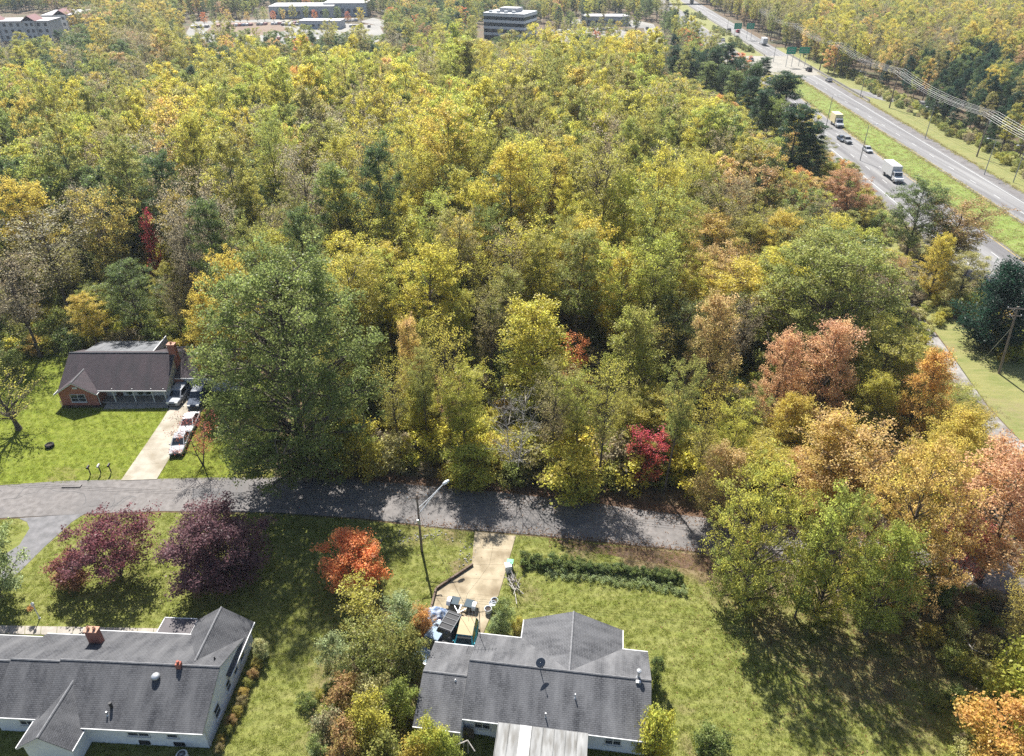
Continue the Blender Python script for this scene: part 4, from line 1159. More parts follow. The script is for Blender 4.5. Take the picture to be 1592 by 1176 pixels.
# turf blades and fallen leaves
bl = MB()
tr = np.random.default_rng(3)
V = np.zeros((16, 4, 3))
for k in range(16):
    a = tr.uniform(0, 6.28); p = tr.normal(0, .10, 2); h = tr.uniform(.05, .12); l = tr.uniform(.0, .07)
    t = np.array([math.cos(a), math.sin(a), 0]) * .012; q = np.array([p[0], p[1], 0]); e = q + np.array([-math.sin(a) * l, math.cos(a) * l, h])
    V[k] = (q - t, q + t, e + t * .4, e - t * .4)
TUFT = leaf_mesh('tuft', V, tr.uniform(0, 1, 16), tr.uniform(.2, .8, 16), [LEAF])
C.update(turf=(.18, .215, .03), turf2=(.21, .22, .055), drygrass=(.30, .27, .12), strawgrass=(.28, .21, .10))
rows = []
def blades(poly, n, t1, t2, bare=()):
    xs = [p[0] for p in poly]; ys = [p[1] for p in poly]; pl = [(p[0], p[1]) for p in poly]
    k = 0
    while k < n:
        x, y = R_.uniform(min(xs), max(xs)), R_.uniform(min(ys), max(ys))
        k += 1
        if not inpoly(x, y, pl): continue
        p = project((x, y, 0))
        if not (-10 < p[0] < PW + 10 and p[1] < PH + 10): continue
        w = 0
        for bx, by, r, am in bare: w = max(w, am * min(1, max(0, 1.35 - math.hypot(x - bx, y - by) / r)))
        dry = w + noise.noise(Vector((x * .5, y * .5, 1))) * .35 > .42
        s = R_.uniform(.7, 1.35)
        rows.append((x, y, .01, s, s, s, R_.uniform(0, 6.28), 0, 'strawgrass' if dry and w > .3 else 'drygrass' if dry else t1, 'drygrass' if dry else t2))
blades(pxs(far_lawn), 26000, 'turf', 'turf')
blades(pxs([(243, 746), (296, 640), (322, 590), (420, 590), (430, 700), (425, 746)]), 6000, 'turf', 'turf2')
blades([(p.x, p.y) for p in lawn_pts], 90000, 'turf2', 'turf', wears([(1330, 1040, 7, .5), (1210, 985, 4, .5), (1430, 1010, 6, .52), (1530, 950, 8, .7), (1000, 868, 3, .85), (1100, 880, 3.5, .85)]))
for k in range(5200):
    y = R_.uniform(90, 345); off = R_.choice((1.0, 11.3, 23.6, -15.2)) + R_.gauss(0, .35); s = R_.uniform(1.5, 4)
    rows.append((hx(y, off), y, .01, s, s, s * .8, R_.uniform(0, 6), 0, R_.choice(('turf', 'drygrass', 'strawgrass')), 'drygrass'))
for k in range(2200):
    y = R_.uniform(90, 345); off = R_.uniform(1.2, 11.1); s = R_.uniform(2, 5)
    rows.append((hx(y, off), y, .01, s, s, s * .6, R_.uniform(0, 6), 0, R_.choice(('turf2', 'turf2', 'turf', 'drygrass')), 'drygrass'))
def off_paving(r):
    p = project((r[0], r[1], 0))
    for c in PAVED:
        if inpoly(p[0], p[1], c): return False
    return True
PAVED = [[(738, 825), (733, 882), (678, 920), (640, 1012), (740, 1012), (766, 955), (780, 925), (804, 832)], [(28, 804), (134, 797), (112, 814), (70, 852), (30, 892), (-60, 952), (-160, 960), (-160, 880), (-20, 880), (40, 820)], [(-60, 971), (266, 977), (264, 993), (-60, 986)]]
rows = [r for r in rows if off_paving(r)]
mass('grass', rows, [TUFT], 'short turf blades of the mown lawns')

rng = np.random.default_rng(5)
lp = []
def strew(n, f):
    for _ in range(n):
        q = f()
        if q is not None: lp.append(q)
def along(edge, s, lo, hi, x0, x1):
    def f():
        x = R_.uniform(x0, x1); y = edge_y(edge, x)
        return (x, y + s * abs(R_.gauss(0, 1)) * (hi - lo) * .5 + s * lo)
    return f
strew(5200, along(up_w, -1, -1.2, 1.6, -18, 60))
strew(2600, along(low_w, -1, -.4, 2.0, 4, 55))
strew(1500, along(low_w, 1, .0, 1.2, -12, 40))
strew(900, lambda: (R_.uniform(-30, 40), R_.uniform(48, 70)))
def scat(px, py, r):
    g = P(px, py)
    return lambda: (g.x + R_.gauss(0, r), g.y + R_.gauss(0, r))
for a in ((1320, 1040, 7, 2400), (1450, 960, 6, 1500), (1200, 960, 5, 900), (350, 890, 3.5, 350), (195, 890, 3.2, 260), (553, 915, 2.4, 260), (760, 880, 2.5, 160), (380, 700, 4, 350)):
    strew(a[3], scat(*a[:3]))
n = len(lp); pos = np.array(lp)
zz = np.where(np.array([edge_y(low_w, x) - .2 < y < edge_y(up_w, x) + .2 for x, y in lp]), .05, .03)
V = np.zeros((n, 4, 3)); an = rng.uniform(0, 6.28, n); sz = rng.uniform(.04, .095, n)
tx, ty = np.cos(an) * sz, np.sin(an) * sz
tilt = rng.normal(0, .25, (n, 2))
for k, (a, b) in enumerate(((1, 0), (0, .6), (-1, 0), (0, -.6))):
    V[:, k, 0] = pos[:, 0] + tx * a - ty * b; V[:, k, 1] = pos[:, 1] + ty * a + tx * b
    V[:, k, 2] = zz + .035 + sz * (a * tilt[:, 0] + b * tilt[:, 1])
fl = link_mesh('fallen_leaves', leaf_mesh('fallen_leaves', V, rng.uniform(0, 1, n), rng.uniform(0, 1, n), [LEAF]))
fl['tint'] = (.30, .16, .07); fl['tint2'] = (.12, .065, .04)
tag(fl, 'fallen brown and rust leaves along the street edges and under the trees', kind='stuff')

# clipped hedge with loose right hand end
def hedge(path, w, h, n, t1, t2, label, wild):
    r = thing('hedge', label, 'hedge', (path[0][0], path[0][1], 0))
    o = Vector((path[0][0], path[0][1], 0))
    cl = []; rg = np.random.default_rng(9); st = MB()
    L = [(Vector(b) - Vector(a)).length for a, b in zip(path, path[1:])]; tot = sum(L); s = 0
    for k in range(int(tot / .32)):
        d = k * .32
        for (a, b), l in zip(zip(path, path[1:]), L):
            if d <= l: break
            d -= l
        a, b = Vector(a), Vector(b); dirv = (b - a).normalized(); nv = Vector((-dirv.y, dirv.x))
        c = a + dirv * min(d, l) - o.xy
        wl = wild(k * .32 / tot)
        hh = h * (1 + wl * rg.uniform(-.3, .5)); ww = w * (1 + wl * rg.uniform(-.2, .8))
        for j in range(7):
            q = c + nv * rg.uniform(-.5, .5) * ww
            cl.append((np.array([q.x, q.y, rg.uniform(.15, 1) * hh]), .5, 1.0))
        st.tube([(c.x, c.y, 0), (c.x + rg.normal(0, .1), c.y + rg.normal(0, .1), hh * .8)], [.03, .015], 4, cap=False)
    V, t, v = leaf_arrays(rg, cl, n, .13, .28, hw=0)
    f = link_mesh('foliage', leaf_mesh('hedge_foliage', V, t, v, [LEAF]), r)
    f['tint'] = C[t1]; f['tint2'] = C[t2]
    st.build('stem', BARK, r)
hedge([P(a, b).xy for a, b in ((812, 878), (860, 880), (920, 886), (990, 894), (1066, 906))], 1.05, .95, 34000, 'dark', 'green', 'long dark green hedge running beside the street from the driveway', lambda t: 1.2 if t < .38 else .12)
hedge([P(a, b).xy for a, b in ((850, 892), (920, 898), (1000, 908), (1075, 925))], 1.1, .4, 9000, 'green', 'silver', 'low loose green shrubs in front of the clipped hedge', lambda t: 1.0)

# ------------------------------------------------------------------ houses
def roof_slab(mb, a, b, c, d, th=.13):
    """a, b along the eave; d, c along the ridge above a, b"""
    a, b, c, d = (Vector(p) for p in (a, b, c, d))
    n = (b - a).cross(d - a).normalized()
    if n.z < 0: n = -n
    lo = [p - n * th for p in (a, b, c, d)]
    u = (b - a).length; v = (d - a).length
    e = (b - a).normalized()
    uv = [((p - a).dot(e), math.sqrt(max(0, (p - a).length_squared - (p - a).dot(e) ** 2))) for p in (a, b, c, d)]
    top = [a, b, c, d]
    if (b - a).cross(d - a).z < 0: top = top[::-1]; uv = uv[::-1]
    mb.face(top, uv); mb.face(lo[::-1] if (b - a).cross(d - a).z > 0 else lo)
    q = [a, b, c, d]
    for i in range(4): mb.face([lo[i], lo[(i + 1) % 4], q[(i + 1) % 4], q[i]])

def gable(root, x0, x1, y0, y1, ze, zr, axis, rmat, wmat, over=.35, end_over=.25, walls=True, ends=(True, True), base=0.0, ridge_shift=0.0, cap=True, gutter=True, names=('roof', 'wall')):
    rb, wb, tb, cb = MB(), MB(), MB(), MB()
    if axis == 'x':
        ym = (y0 + y1) / 2 + ridge_shift
        sl0 = (zr - ze) / (ym - y0); sl1 = (zr - ze) / (y1 - ym)
        X0, X1 = x0 - end_over * ends[0], x1 + end_over * ends[1]
        roof_slab(rb, (X0, y0 - over, ze - sl0 * over), (X1, y0 - over, ze - sl0 * over), (X1, ym, zr), (X0, ym, zr))
        roof_slab(rb, (X0, y1 + over, ze - sl1 * over), (X1, y1 + over, ze - sl1 * over), (X1, ym, zr), (X0, ym, zr))
        if gutter:
            tb.box(X0, X1, y0 - over - .075, y0 - over - .005, ze - sl0 * over - .16, ze - sl0 * over - .01)
            tb.box(X0, X1, y1 + over + .005, y1 + over + .075, ze - sl1 * over - .16, ze - sl1 * over - .01)
        for k, X in enumerate((X0, X1)):
            if not ends[k]: continue
            s = -1 if k == 0 else 1
            for (ya, za, sl) in ((y0 - over, ze - sl0 * over, sl0), (y1 + over, ze - sl1 * over, sl1)):
                tb.face([(X + s * .02, ya, za - .2), (X + s * .02, ym, zr - .2), (X + s * .02, ym, zr - .015), (X + s * .02, ya, za - .015)])
        cb.tube([(X0, ym, zr + .0), (X1, ym, zr + .0)], .09, 5)
        g = .14
        wb.box(x0, x1, y0, y1, base, ze - g)
        for X in (x0, x1): wb.face([(X, y0, ze - g), (X, y1, ze - g), (X, ym, zr - g)])
    else:
        xm = (x0 + x1) / 2 + ridge_shift
        sl0 = (zr - ze) / (xm - x0); sl1 = (zr - ze) / (x1 - xm)
        Y0, Y1 = y0 - end_over * ends[0], y1 + end_over * ends[1]
        roof_slab(rb, (x0 - over, Y0, ze - sl0 * over), (x0 - over, Y1, ze - sl0 * over), (xm, Y1, zr), (xm, Y0, zr))
        roof_slab(rb, (x1 + over, Y0, ze - sl1 * over), (x1 + over, Y1, ze - sl1 * over), (xm, Y1, zr), (xm, Y0, zr))
        for k, Y in enumerate((Y0, Y1)):
            if not ends[k]: continue
            s = -1 if k == 0 else 1
            for (xa, za) in ((x0 - over, ze - sl0 * over), (x1 + over, ze - sl1 * over)):
                tb.face([(xa, Y + s * .02, za - .2), (xm, Y + s * .02, zr - .2), (xm, Y + s * .02, zr - .015), (xa, Y + s * .02, za - .015)])
        if gutter:
            for xa, s, sl in ((x0 - over, -1, sl0), (x1 + over, 1, sl1)):
                tb.box(min(xa, xa + s * .075), max(xa, xa + s * .075), Y0, Y1, ze - sl * over - .16, ze - sl * over - .01)
        cb.tube([(xm, Y0, zr), (xm, Y1, zr)], .09, 5)
        g = .14
        wb.box(x0, x1, y0, y1, base, ze - g)
        for Y in (y0, y1): wb.face([(x0, Y, ze - g), (x1, Y, ze - g), (xm, Y, zr - g)])
    ro = rb.build(names[0], rmat, root)
    if walls: wb.build(names[1], wmat, root)
    if tb.f: tb.build('fascia', WHITE, root)
    if cap: cb.build('ridge_cap', RIDGE, ro)
    return ro

def window(root, cx, cy, cz, ang, w, h, cols=1, name='window', frame=None, sill=True):
    """set in a wall; ang 0 looks towards the camera side (-y)"""
    M = Matrix.Translation((cx, cy, cz)) @ Matrix.Rotation(ang, 4, 'Z')
    f = MB(); t = .07
    f.box(-w / 2 - t, w / 2 + t, -.06, .02, h / 2, h / 2 + t, M); f.box(-w / 2 - t, w / 2 + t, -.06, .02, -h / 2 - t, -h / 2, M)
    for k in range(cols + 1):
        x = -w / 2 + w * k / cols
        f.box(x - t / 2 if 0 < k < cols else (x - t if k == 0 else x), x + t / 2 if 0 < k < cols else (x if k == 0 else x + t), -.06, .02, -h / 2, h / 2, M)
    f.box(-w / 2, w / 2, -.045, .015, -.025, .025, M)
    fo = f.build(name, frame or WHITE, root)
    for k in range(cols):
        x0 = -w / 2 + w * k / cols; x1 = x0 + w / cols
        MB().box(x0 + .01, x1 - .01, -.02, .012, -h / 2, h / 2, M).build('pane', GLASS, fo)
    if sill: MB().box(-w / 2 - .12, w / 2 + .12, -.14, .0, -h / 2 - .15, -h / 2 - t - .003, M).build('sill', frame or WHITE, fo)
    return fo

def chimney(root, x, y, z0, z1, w, d, flues, m=None):
    c = MB().box(x - w / 2, x + w / 2, y - d / 2, y + d / 2, z0, z1).build('chimney', m or BRICKD, root)
    MB().box(x - w / 2 - .06, x + w / 2 + .06, y - d / 2 - .06, y + d / 2 + .06, z1, z1 + .12).build('cap', FLUE, c)
    for k in range(flues):
        fx = x + (k - (flues - 1) / 2) * w / max(flues, 1)
        b = MB(); b.lathe([(.13, 0), (.13, .28), (.09, .28), (.09, .1)], 10, Matrix.Translation((fx, y, z1 + .12)), closed=False)
        b.build('flue', FLUE, c)
    return c

def vent(root, x, y, z, h, r=.05, m=None, hood=False):
    b = MB(); b.lathe([(r * 2.2, 0), (r * 1.1, .12), (r, .14), (r, h), (r * .7, h)], 9, Matrix.Translation((x, y, z)))
    if hood: b.lathe([(r * 1.1, h), (r * 2.0, h + .06), (r * 2.0, h + .16), (r * .4, h + .24)], 9, Matrix.Translation((x, y, z)))
    return b.build('vent_pipe', m or STEEL, root)

# red brick house
H1 = thing('brick_house', 'red brick house with brown roof, white porch and front gable behind the bright lawn', 'house', (-62.5, 83.5, 0))
gable(H1, .15, 14.5, 1.9, 9.6, 3.45, 5.4, 'x', ROOF_BROWN, SIDING, over=1.9, ridge_shift=-.75, end_over=.3)
gable(H1, 0, 5.15, -.35, 4.0, 2.35, 4.0, 'y', ROOF_BROWN, BRICK, over=.35, end_over=.45, ends=(True, False), names=('gable_roof', 'brick_wall'))
window(H1, 2.55, -.37, 1.25, 0, 1.95, 1.1, 2)
MB().box(2.2, 2.9, -.42, -.355, 2.75, 3.05).build('gable_vent', WHITE, H1)
MB().box(5.2, 14.5, .15, 1.87, .05, .2).build('porch_floor', WALK, H1)
for x in (7.2, 10.0, 12.6, 14.3): MB().box(x - .07, x + .07, .18, .32, .2, 2.42).build('porch_post', WHITE, H1)
MB().tube([(5.28, -.3, .1), (5.28, -.3, 2.2)], .05, 6).build('downspout', WHITE, H1)
d = MB().box(6.6, 7.5, 1.83, 1.895, .22, 2.2).build('door', mat('brown_door', (.09, .05, .035), .5), H1)
MB().tube([(7.38, 1.82, 1.15), (7.38, 1.76, 1.15)], .035, 8).build('handle', STEEL, d)
window(H1, 9.0, 1.88, 1.5, 0, 1.5, 1.1, 2); window(H1, 12.0, 1.88, 1.5, 0, 1.8, 1.1, 2)
chimney(H1, 14.55, 5.1, 2.3, 6.7, 1.0, .75, 1, BRICKD)
gable(H1, 14.95, 23.5, 3.2, 11.2, 2.75, 4.5, 'x', ROOF_BROWN, SIDING, over=.45, ends=(False, True), names=('garage_roof', 'garage_wall'))
MB().box(14.7, 15.9, 2.95, 3.19, 0, 2.4).build('brick_wall', BRICK, H1)
for k, x in enumerate((17.6, 20.9)):
    g = MB().box(x - 1.35, x + 1.35, 3.12, 3.19, .05, 2.2).build('garage_door', WHITE, H1)
    for j in range(4):
        MB().box(x - 1.3, x + 1.3, 3.08, 3.117, .1 + j * .53, .55 + j * .53).build('panel', SIDING, g)
SOLAR = mat('dark_metal_roof', (.06, .065, .075), .55, (.11, .115, .125), .8)
MB().box(1.3, 10.6, 7.0, 10.9, 0.05, 3.75).build('addition_wall', SIDING, H1)
for k in range(6):
    x0 = 1.0 + k * 1.64
    MB().face([(0, 0, 0)] * 3) if False else None
    b = MB(); roof_slab(b, (x0, 11.1, 3.85), (x0 + 1.6, 11.1, 3.85), (x0 + 1.6, 6.6, 4.72), (x0, 6.6, 4.72), .1); b.build('roof_panel', SOLAR, H1)
MB().box(10.84, 10.96, 6.6, 11.1, 3.6, 4.75).build('fascia', WHITE, H1)

# white brick house, lower left
H2 = thing('white_brick_house', 'long white painted brick house with dark grey shingle roof and side shrubs', 'house', (-24.35, 33.45, 0), rad(-3))
gable(H2, -13.6, -.3, .3, 8.8, 2.75, 4.65, 'x', ROOF_WHITEHOUSE, WHITEBRICK, end_over=.15, over=.35)
gable(H2, -4.85, -.35, 5.2, 10.6, 2.75, 4.35, 'y', ROOF_WHITEHOUSE, WHITEBRICK, over=.4, end_over=.3, ends=(False, True), names=('gable_roof', 'gable_wall'))
gable(H2, -18.2, -13.63, .9, 8.3, 2.65, 4.35, 'x', ROOF_WHITEHOUSE, WHITEBRICK, ends=(False, False))
gable(H2, -32.0, -18.23, 1.2, 8.0, 2.55, 4.1, 'x', ROOF_WHITEHOUSE, WHITEBRICK, ends=(True, False))
gable(H2, -13.95, -10.15, -1.6, 3.2, 2.65, 3.95, 'y', ROOF_WHITEHOUSE, WHITEBRICK, over=.35, ends=(True, False), names=('gable_roof', 'gable_wall'))
MB().box(-8.3, -5.3, 8.9, 10.9, 2.35, 2.5).build('porch_roof', FLATROOF, H2)
for x in (-8.1, ): MB().box(x - .08, x + .08, 10.65, 10.81, 0, 2.35).build('porch_post', WHITE, H2)
MB().box(-8.38, -8.302, 8.9, 10.98, 2.33, 2.53).build('porch_fascia', WHITE, H2); MB().box(-8.3, -5.3, 10.9, 10.98, 2.33, 2.53).build('porch_fascia', WHITE, H2)
for y, w, h in ((2.6, .85, 1.15), (5.0, .7, 1.0), (6.6, .7, .95), (8.1, .8, 1.1)): window(H2, -.29, y, 1.55, rad(90), w, h, 1)
window(H2, -5.8, .29, 1.75, 0, 1.7, .75, 2); window(H2, -3.0, .29, 1.75, 0, .8, .75, 1)
for x in (-5.6, -2.7): window(H2, x, .29, .42, 0, .75, .36, 1, 'basement_window', BLACK, False)
window(H2, -15.5, .89, 1.6, 0, 1.1, .9, 2)
chimney(H2, -12.55, 7.35, 2.6, 4.95, 1.05, .55, 2)
c = MB().box(-3.75, -3.35, 4.25, 4.65, 4.3, 5.05).build('chimney', BRICKD, H2); 
MB().lathe([(.12, 0), (.12, .25)], 10, Matrix.Translation((-3.55, 4.45, 5.05))).build('flue', BRICKD, c)
b = MB(); b.lathe([(.12, 0), (.14, .2), (.34, .28), (.36, .42), (.25, .56), (.02, .62)], 14, Matrix.Translation((-5.2, 3.55, 4.05))); b.build('turbine_vent', STEEL, H2, smooth=True)
vent(H2, -8.1, 1.4, 3.1, .75, .12, BLACK); vent(H2, -8.25, .9, 2.95, .45, .07, STEEL); vent(H2, -1.1, 5.6, 4.2, .35, .05, BLACK)
MB().tube([(-.24, .5, .1), (-.24, .5, 2.55)], .05, 6).build('downspout', WHITE, H2)
MB().tube([(-14.6, .5, 2.2), (-13.9, .2, 2.5)], .05, 6).build('gutter_pipe', WHITE, H2)

# grey roofed house, bottom centre
H3 = thing('grey_roofed_house', 'house with weathered grey shingle roof, front gable and ribbed patio roof', 'house', (-4.15, 34.75, 0), rad(-7.5))
gable(H3, .2, 15.0, .35, 7.9, 2.8, 4.45, 'x', ROOF_GREY, WHITEBRICK, end_over=.15, over=.4)
gable(H3, 4.3, 12.6, 4.1, 10.05, 2.75, 4.42, 'y', ROOF_GREY, WHITEBRICK, over=.35, end_over=.3, ends=(False, True), names=('gable_roof', 'gable_wall'))
gable(H3, -3.6, .15, -.6, 6.7, 2.45, 3.75, 'x', ROOF_GREY, WHITEBRICK, ends=(True, False), end_over=.15, over=.4, names=('garage_roof', 'garage_wall'))
PATIO = mat('pale_metal_panel', (.15, .15, .147), .55, (.25, .25, .243), .9, detail=8, c3=(.11, .105, .095), scale3=1.2, stretch=(2.5, .5, 1))
WPANEL = mat('clean_white_panel', (.45, .45, .44), .5)
for k in range(8):
    x0 = 3.1 + k * .9
    b = MB(); roof_slab(b, (x0 + .02, -5.6, 2.1), (x0 + .86, -5.6, 2.1), (x0 + .86, .0, 2.68), (x0 + .02, .0, 2.68), .06)
    b.tube([(x0, -5.6, 2.12), (x0, .0, 2.70)], .035, 5)
    b.build('patio_panel', WPANEL if k == 2 else PATIO, H3)
for x in (3.2, 6.7, 10.2): MB().box(x - .05, x + .05, -5.45, -5.35, 0, 2.05).build('patio_post', WHITE, H3)
MB().box(3.1, 10.3, -5.75, -5.63, 1.95, 2.16).build('patio_beam', WHITE, H3)
for x in (1.7, 12.3): window(H3, x, .34, 1.6, 0, 1.2, 1.0, 2)
dd = MB().box(2.45, 3.35, .27, .345, .05, 2.1).build('door', WHITE, H3); MB().tube([(3.2, .26, 1.0), (3.2, .2, 1.0)], .03, 6).build('handle', STEEL, dd)
window(H3, 8.45, 10.07, 1.5, rad(180), 2.0, 1.2, 3)
vent(H3, 9.05, 2.3, 3.6, .55, .055, WHITE); vent(H3, 6.8, .75, 2.95, .55, .05, STEEL)
vent(H3, 14.1, 4.35, 4.35, .75, .10, STEEL, True); vent(H3, -.9, 2.6, 3.6, .2, .05, WHITE)
MB().box(13.9, 14.3, 3.75, 4.0, 4.25, 4.5).build('vent_flashing', STEEL, H3)
# dish and aerial stand on the roof: things of their own
def on_house(root, x, y): 
    c, s = math.cos(root.rotation_euler.z), math.sin(root.rotation_euler.z)
    return (root.location.x + x * c - y * s, root.location.y + x * s + y * c)
p = on_house(H3, 6.0, 4.05)
dish = thing('satellite_dish', 'dark satellite dish on a short mast on the grey ridge', 'satellite dish', (p[0], p[1], 4.35))
DISH = mat('dish_grey', (.10, .11, .13), .5)
dm = Matrix.Translation((0, 0, .95)) @ Matrix.Rotation(rad(18), 4, 'Z') @ Matrix.Rotation(rad(58), 4, 'X')
b = MB(); b.lathe([(.02, .0), (.2, .025), (.34, .07), (.42, .115), (.41, .13), (.2, .05), (.02, .03)], 18, dm, closed=False); b.build('reflector', DISH, dish, smooth=True)
MB().tube([(0, 0, -.1), (0, 0, .9)], .035, 8).build('mast', STEEL, dish)
MB().tube([dm @ Vector((0, -.38, .10)), dm @ Vector((0, -.2, .5))], .02, 6).build('arm', STEEL, dish)
MB().box(-.05, .05, -.26, -.15, .46, .55, dm).build('receiver', BLACK, dish)
p = on_house(H3, .3, 7.75)
an = thing('aerial', 'tall thin roof aerial at the left end of the grey roof', 'aerial', (p[0], p[1], 0))
MB().tube([(0, 0, 0), (0, 0, 6.3)], .03, 6).build('mast', BLACK, an)
bm_ = MB().tube([(-.95, -.2, 6.1), (.95, .25, 6.1)], .022, 6).build('boom', BLACK, an)
for k in range(7):
    t = -.9 + k * .3; l = .75 - k * .07
    MB().tube([(t, t * .24 - l, 6.12), (t, t * .24 + l, 6.12)], .014, 5).build('element', BLACK, an)
MB().tube([(0, 0, 5.0), (-1.2, -1.6, 2.7)], .012, 4).build('stay', BLACK, an)

# ------------------------------------------------------------------ far buildings
FARWALL = mat('pale_panel_wall', (.45, .45, .44), .8, (.52, .52, .50), .3)
FARDARK = mat('dark_brick_base', (.16, .12, .11), .8)
FARROOF = mat('far_grey_roof', (.34, .33, .34), .8, (.42, .41, .41), .2)
REDROOF = mat('dull_red_roof', (.16, .07, .07), .8)
FARGLASS = mat('far_window_glass', (.05, .06, .075), .15)
def add_windows(root, x0, x1, y, z0, floors, fh, n, ang=0, w=1.3, h=1.5):
    me = MB().box(-w / 2, w / 2, -.06, .05, 0, h).mesh('window', FARGLASS)
    for f in range(floors):
        for k in range(n):
            o = link_mesh('window', me, root); t = (k + .5) / n
            o.location = (x0 + (x1 - x0) * t, y, z0 + f * fh) if ang == 0 else (x0, y + (x1 - y) * t, z0 + f * fh)
            o.rotation_euler = (0, 0, ang)
def apartment(px, py, w, d, rz, label, floors=4):
    g = P(px, py); r = thing('apartment_block', label, 'building', (g.x, g.y, 0), rz)
    fh = 3.0; H = floors * fh
    MB().box(0, w, 0, d, 0, fh).build('base_wall', FARDARK, r); MB().box(.05, w - .05, .05, d - .05, fh, H).build('wall', FARWALL, r)
    MB().box(-.4, w + .4, -.4, d + .4, H, H + .5).build('roof', FARROOF, r)
    n = max(1, int(w / 14))
    for k in range(n):
        cx = (k + .5) * w / n; b = MB()
        for sgn in (-1, 1): roof_slab(b, (cx + sgn * 3.6, -1.2, H + .5), (cx + sgn * 3.6, d * .6, H + .5), (cx, d * .6, H + 3), (cx, -1.2, H + 3), .2)
        t = b.build('gable_roof', REDROOF, r); MB().box(cx - 2.9, cx + 2.9, -.9, .0, 0.02, H + .45).build('bay', FARWALL, r)
        add_windows(r, cx - 2.6, cx + 2.6, -.93, 1, floors, fh, 2)
    add_windows(r, 0, w, -.02, .9, floors, fh, int(w / 3.2))
    return r
apartment(-30, 74, 38, 16, rad(6), 'pale four storey apartment block with dark base at the top left corner')
apartment(76, 62, 19, 30, rad(14), 'apartment block with reddish gable, right hand of the top left pair')
g = P(752, 60)
of = thing('office_building', 'four storey office building with flat white roof and dark glass bands', 'building', (g.x, g.y, 0), rad(-22))
of.scale = (.78, .78, .9)
WROOF = mat('white_flat_roof', (.42, .43, .44), .6)
OFFG = mat('dark_glass_band', (.03, .04, .05), .1, spec=.6)
MB().box(.2, 31.8, .2, 25.8, 0, 14.3).build('glass_wall', OFFG, of)
for f in range(4):
    z = 2.2 + f * 3.6
    MB().box(0, 32, 0, 26, z, z + 1.55).build('band', mat('office_band', (.60, .60, .60), .6) if f == 0 else MATS['office_band'], of)
MB().box(-.2, 32.2, -.2, 26.2, 14.3, 14.9).build('roof', WROOF, of)
MB().box(9, 23, 9, 20, 14.9, 17.2).build('plant_room', FARROOF, of)
for k in range(4): MB().box(3 + k * 6, 5.4 + k * 6, 3, 5, 14.9, 16).build('roof_unit', STEEL, of)
def low_block(px, py, w, d, h, rz, label, n):
    g = P(px, py); r = thing('commercial_building', label, 'building', (g.x, g.y, 0), rz)
    MB().box(0, w, 0, d, 0, h).build('wall', WROOF, r); MB().box(-.3, w + .3, -.3, d + .3, h, h + .5).build('roof', FARROOF, r)
    add_windows(r, 2, w - 2, -.03, h * .3, 1, 3, n, 0, 2.4, h * .32)
low_block(420, 29, 44, 26, 7, rad(3), 'long low white commercial building behind the car park', 10)
low_block(505, 26, 30, 22, 8, rad(3), 'taller white commercial building right of the long low one', 6)
low_block(440, 9, 22, 20, 7, 0, 'distant pale flat building at the top of the view', 5)
low_block(466, 45, 26, 12, 4.2, rad(-4), 'low pale shed at the right end of the far car park', 5)
low_block(836, 7, 40, 20, 7, rad(2), 'distant pale building above the office building', 6)
low_block(150, 8, 30, 16, 7, 0, 'distant pale block at the top left beyond the apartments', 5)
low_block(610, 12, 36, 18, 6, rad(2), 'distant flat pale shed left of the office building', 6)
low_block(690, 6, 26, 16, 6, rad(-2), 'far pale building at the top, above the grassy clearing', 4)
low_block(905, 40, 30, 14, 5, rad(-3), 'low pale building right of the office beyond its car park', 5)
b = thing('overpass', 'distant pale concrete overpass at the top of the highway', 'bridge', (P(1018, 6).x, P(1018, 6).y, 0))
MB().box(-45, 45, -5, 5, 5.2, 6.4).build('deck', CONC_PALE, b)
for x in (-30, -10, 10, 30): MB().box(x - .8, x + .8, -4, 4, 0, 5.2).build('pier', CONC_PALE, b)
for y in (-5.2, 5.0): MB().box(-45, 45, y, y + .2, 6.4, 7.3).build('parapet', CONC_PALE, b)

